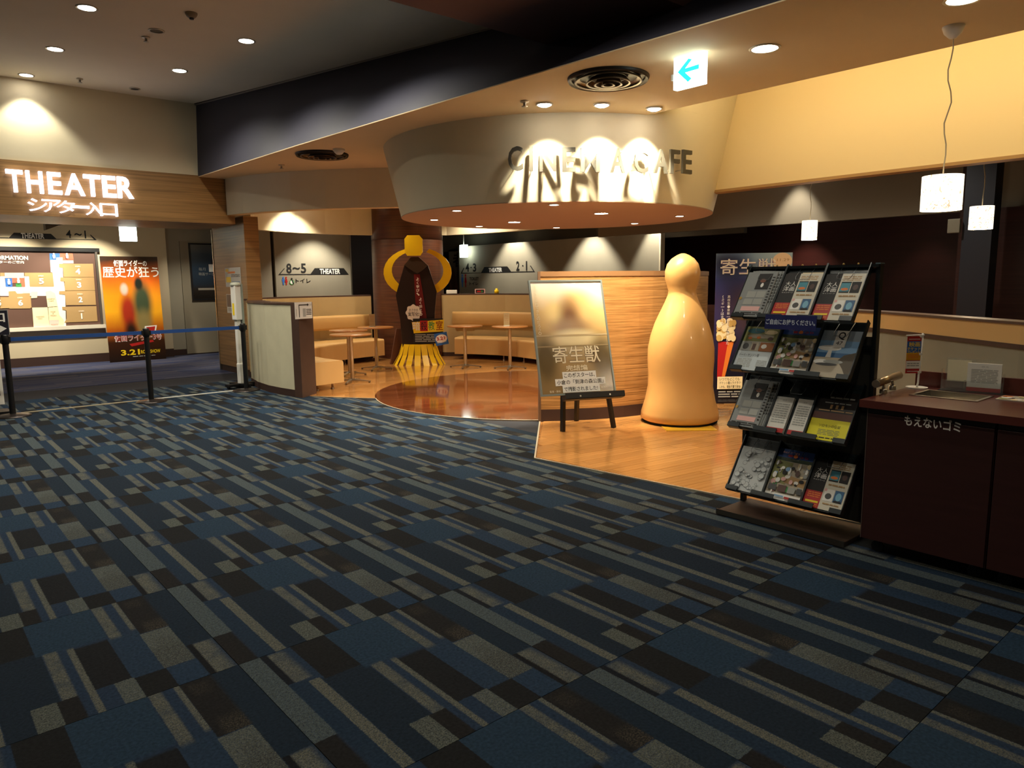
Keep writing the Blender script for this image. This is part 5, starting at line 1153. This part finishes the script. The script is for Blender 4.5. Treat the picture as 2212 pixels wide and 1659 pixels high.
rim.box(hx0-.016, hx0, hy0-.016, hy1+.016, ZC, ZC+.004, STEEL).box(hx1, hx1+.016, hy0-.016, hy1+.016, ZC, ZC+.004, STEEL).box(hx0, hx1, hy0-.016, hy0, ZC, ZC+.004, STEEL).box(hx0, hx1, hy1, hy1+.016, ZC, ZC+.004, STEEL)
obj('rim', rim, None, t)
i_ = .004
obj('basin', MB().add([(hx0+i_, hy0+i_, ZC), (hx1-i_, hy0+i_, ZC), (hx1-i_, hy1-i_, ZC), (hx0+i_, hy1-i_, ZC), (hx0+.03, hy0+.02, .70), (hx1-.02, hy0+.02, .70), (hx1-.02, hy1-.02, .70), (hx0+.03, hy1-.02, .70)], [(0, 4, 5, 1), (1, 5, 6, 2), (2, 6, 7, 3), (3, 7, 4, 0), (4, 7, 6, 5)]), STEEL, t)
# roller bar on two posts
pb1, pb2 = at(1908, 850, z=ZC), at(1927, 842, z=ZC)
t = thing('guide_bar', 'short steel bar on two posts at the left end of the counter', 'guide bar', T(pb1.x, pb1.y, ZC))
ax = (pb2-pb1); ax.z = 0; ax.normalize()
obj('bar', MB().tube([-.10*ax+Vector((0, .012, .062)), .34*ax+Vector((0, .012, .062))], .021, 20), mat('bar_bronze', '#9c8a70', .3, metal=.8), t)
obj('end_cap', MB().tube([-.104*ax+Vector((0, .012, .062)), -.10*ax+Vector((0, .012, .062))], .0205, 20), STEEL, t)
for q in (0, (pb2-pb1).length): obj('post', MB().lathe([(0, .024), (.008, .024), (.008, .05), (0, .05)], 12, (ax.x*q, ax.y*q)).lathe([(.019, 0), (.019, .02), (.015, .025), (0, .025)], 16, (ax.x*q, ax.y*q)), STEEL, t)
# small flag
pf = at(1980, 838, z=ZC); pf.x = min(pf.x, 4.36)
t = thing('tabletop_flag', 'small red yellow and blue ticket gift flag on a white stand', 'flag', frame((pf.x, pf.y, ZC), (.758, -.652, 0), (0, 0, 1)))
obj('base', MB().add([(.055*math.cos(2*PI*k/28), y, .055*math.sin(2*PI*k/28)) for y in (0, .006) for k in range(28)], [tuple(range(28)), tuple(range(55, 27, -1))]+[(k, k+28, (k+1) % 28+28, (k+1) % 28) for k in range(28)]), WHITE, t)
obj('pole', MB().tube([(0, .005, 0), (.006, .03, 0), (.014, .305, 0)], .005, 10), WHITE, t); obj('crossbar', MB().tube([(.024, .295, 0), (-.075, .293, 0)], .0035, 8), WHITE, t)
fw_, fh_ = .078, .205
fo = obj('banner', plate(fw_, fh_, .001, RED), None, t, T(-.071, .083, .004))
obj('print', art([('r', 0, .56, 1, .87, BLU), ('r', 0, .36, 1, .56, mat('amber', '#d9a21c', .5)), ('t', '映画', .15, .72, .92, .85, YEL, dict(bold=.015)), ('t', 'チケット', .04, .62, .96, .71, YEL, dict(bold=.015)), ('t', 'プレゼント!', .04, .54, .98, .62, YEL, dict(bold=.015)), ('l', .1, .40, .9, .52, 3, ORG), ('r', 0, .13, 1, .34, PWH), ('l', .08, .18, .92, .30, 2, LGRY), ('r', .1, .92, .9, .935, PWH), ('r', .1, .05, .9, .065, PWH)], fw_, fh_, .0004, .0002), None, fo)
for v in (.288, .19, .09): obj('clip', MB().box(-.002, .016, v-.006, v+.006, -.005, .008), WHITE, t)
# acrylic leaflet holder
ACR = mat('acrylic', '#e6ece8', .08, spec=.6, trans=.92, alpha=.55)
ph = at(2021, 845, z=ZC); ph.x = 4.33
HM = frame((ph.x, ph.y, ZC), (0.12, -1, 0), (0, 0, 1))
t = thing('leaflet_holder', 'clear acrylic leaflet holder standing at the back of the counter', 'leaflet holder', HM)
obj('back_plate', MB().box(.012, .27, .0, .175, -.05, -.046), ACR, t, None, .0015); obj('front_plate', MB().box(0, .285, 0, .06, -.006, -.002), ACR, t); obj('side_plate', MB().box(0, .004, 0, .115, -.05, -.006), ACR, t); obj('side_plate', MB().box(.281, .285, 0, .105, -.05, -.006), ACR, t); obj('foot', MB().box(-.008, .293, 0, .004, -.05, .02), ACR, t); obj('divider', MB().box(.108, .111, 0, .06, -.046, -.006), ACR, t)
obj('backing_card', MB().box(.02, .13, .05, .165, -.045, -.044), mat('card_ivory', '#d8cfae', .6), t)
t = thing('programme_booklet', 'white and red programme booklet in the acrylic holder', 'booklet', HM @ T(.118, .006, -.018))
obj('sheets', plate(.155, .150, .012, PAPER), None, t); obj('print', art([('r', 0, 0, 1, .14, RED), ('t', '目次', .42, .86, .62, .91, LGRY), ('l', .12, .3, .9, .8, 9, LGRY)], .155, .150, .0004, .0002), None, t)
pm_ = at(2150, 862, z=ZC)
t = thing('menu_sheet', 'glossy menu sheet with food pictures lying on the counter', 'menu', frame((pm_.x-.02, pm_.y-.005, ZC+.004), (.05, -1, 0), (1, .05, 0)))
rm = random.Random(9); obj('sheet', plate(.30, .16, .003, mat('menu_white', '#c9c2b0', .3)), None, t)
obj('print', art([('c', .08+.84*rm.random(), .12+.75*rm.random(), .05+.04*rm.random(), .09+.06*rm.random(), (ORG, DBRN, CRM, OLV, PWH)[k % 5]) for k in range(26)], .30, .16, .0004, .0001), None, t)

# ================================================================== PENDANT LAMPS
SHADE = bpy.data.materials.new('lamp_shade'); SHADE.use_nodes = True
nt = SHADE.node_tree; b = nt.nodes['Principled BSDF']; tc = nt.nodes.new('ShaderNodeTexCoord'); vo = nt.nodes.new('ShaderNodeTexNoise'); vo.inputs['Scale'].default_value = 26; vo.inputs['Detail'].default_value = 6; vo.inputs['Distortion'].default_value = 2.5
rp = nt.nodes.new('ShaderNodeValToRGB'); rp.color_ramp.elements[0].position = .36; rp.color_ramp.elements[1].position = .46
rp.color_ramp.elements[0].color = (*lin('#b49a78'), 1); rp.color_ramp.elements[1].color = (*lin('#fff3dc'), 1)
nt.links.new(tc.outputs['Object'], vo.inputs[0]); nt.links.new(vo.outputs[0], rp.inputs[0]); nt.links.new(rp.outputs[0], b.inputs['Base Color']); nt.links.new(rp.outputs[0], b.inputs['Emission Color']); b.inputs['Emission Strength'].default_value = .75
def pendant(x, y, z0, z1, r, zc, label, canopy=True, wob=.02, watt=14):
    t = thing('pendant_lamp', label, 'pendant lamp', T(x, y, 0))
    obj('shade', MB().lathe([(r, z0), (r, z1), (r-.006, z1), (r-.006, z0), (r, z0)], 40), SHADE, t)
    obj('top_disc', MB().lathe([(0, z1-.004), (r-.006, z1-.004)], 30), SHADE, t)
    obj('bulb', MB().lathe([(0, z0+.05), (.03, z0+.06), (.04, z0+.09), (.025, z0+.13), (0, z0+.135)], 16), mat('bulb', '#fff3dc', .4, emit=8.), t)
    n = 14; obj('cord', MB().tube([(wob*math.sin(k*1.1)*math.sin(PI*k/n), wob*.6*math.cos(k*1.3)*math.sin(PI*k/n), z1+(zc-z1)*k/n) for k in range(n+1)], .004, 6), mat('cord_pale', '#b8a888', .6), t)
    if canopy: obj('canopy', MB().lathe([(0, zc-.075), (.02, zc-.07), (.05, zc-.04), (.062, zc-.008), (.062, zc)], 24), WHITE, t)
    l = bpy.data.lights.new('lamp_light', 'POINT'); l.energy = watt; l.color = (1, .84, .6); l.shadow_soft_size = .05
    o = bpy.data.objects.new('lamp_light', l); COL.objects.link(o); o.parent = t; o.location = (0, 0, z0-.03)
pendant(5.17, 1.80, 1.836, 2.05, .117, H_SO, 'large cylindrical pendant lamp hanging in front of the warm cream wall', watt=5)
pendant(9.5, 4.90, 1.925, 2.18, .098, 3.3, 'small cylindrical pendant lamp against the grey bulkhead', watt=5)
pendant(7.8, 2.365, 1.852, 2.06, .098, 3.3, 'cylindrical pendant lamp beside the dark pillar', watt=5)
# small box on the pillar
tag(obj('wall_speaker', MB().box(0, .05, 0, .13, 0, .16), mat('speaker_grey', '#6a6456', .6), None, T(9.49, 3.09, 1.92), .006), 'small grey box fixed beside the dark pillar', 'speaker')
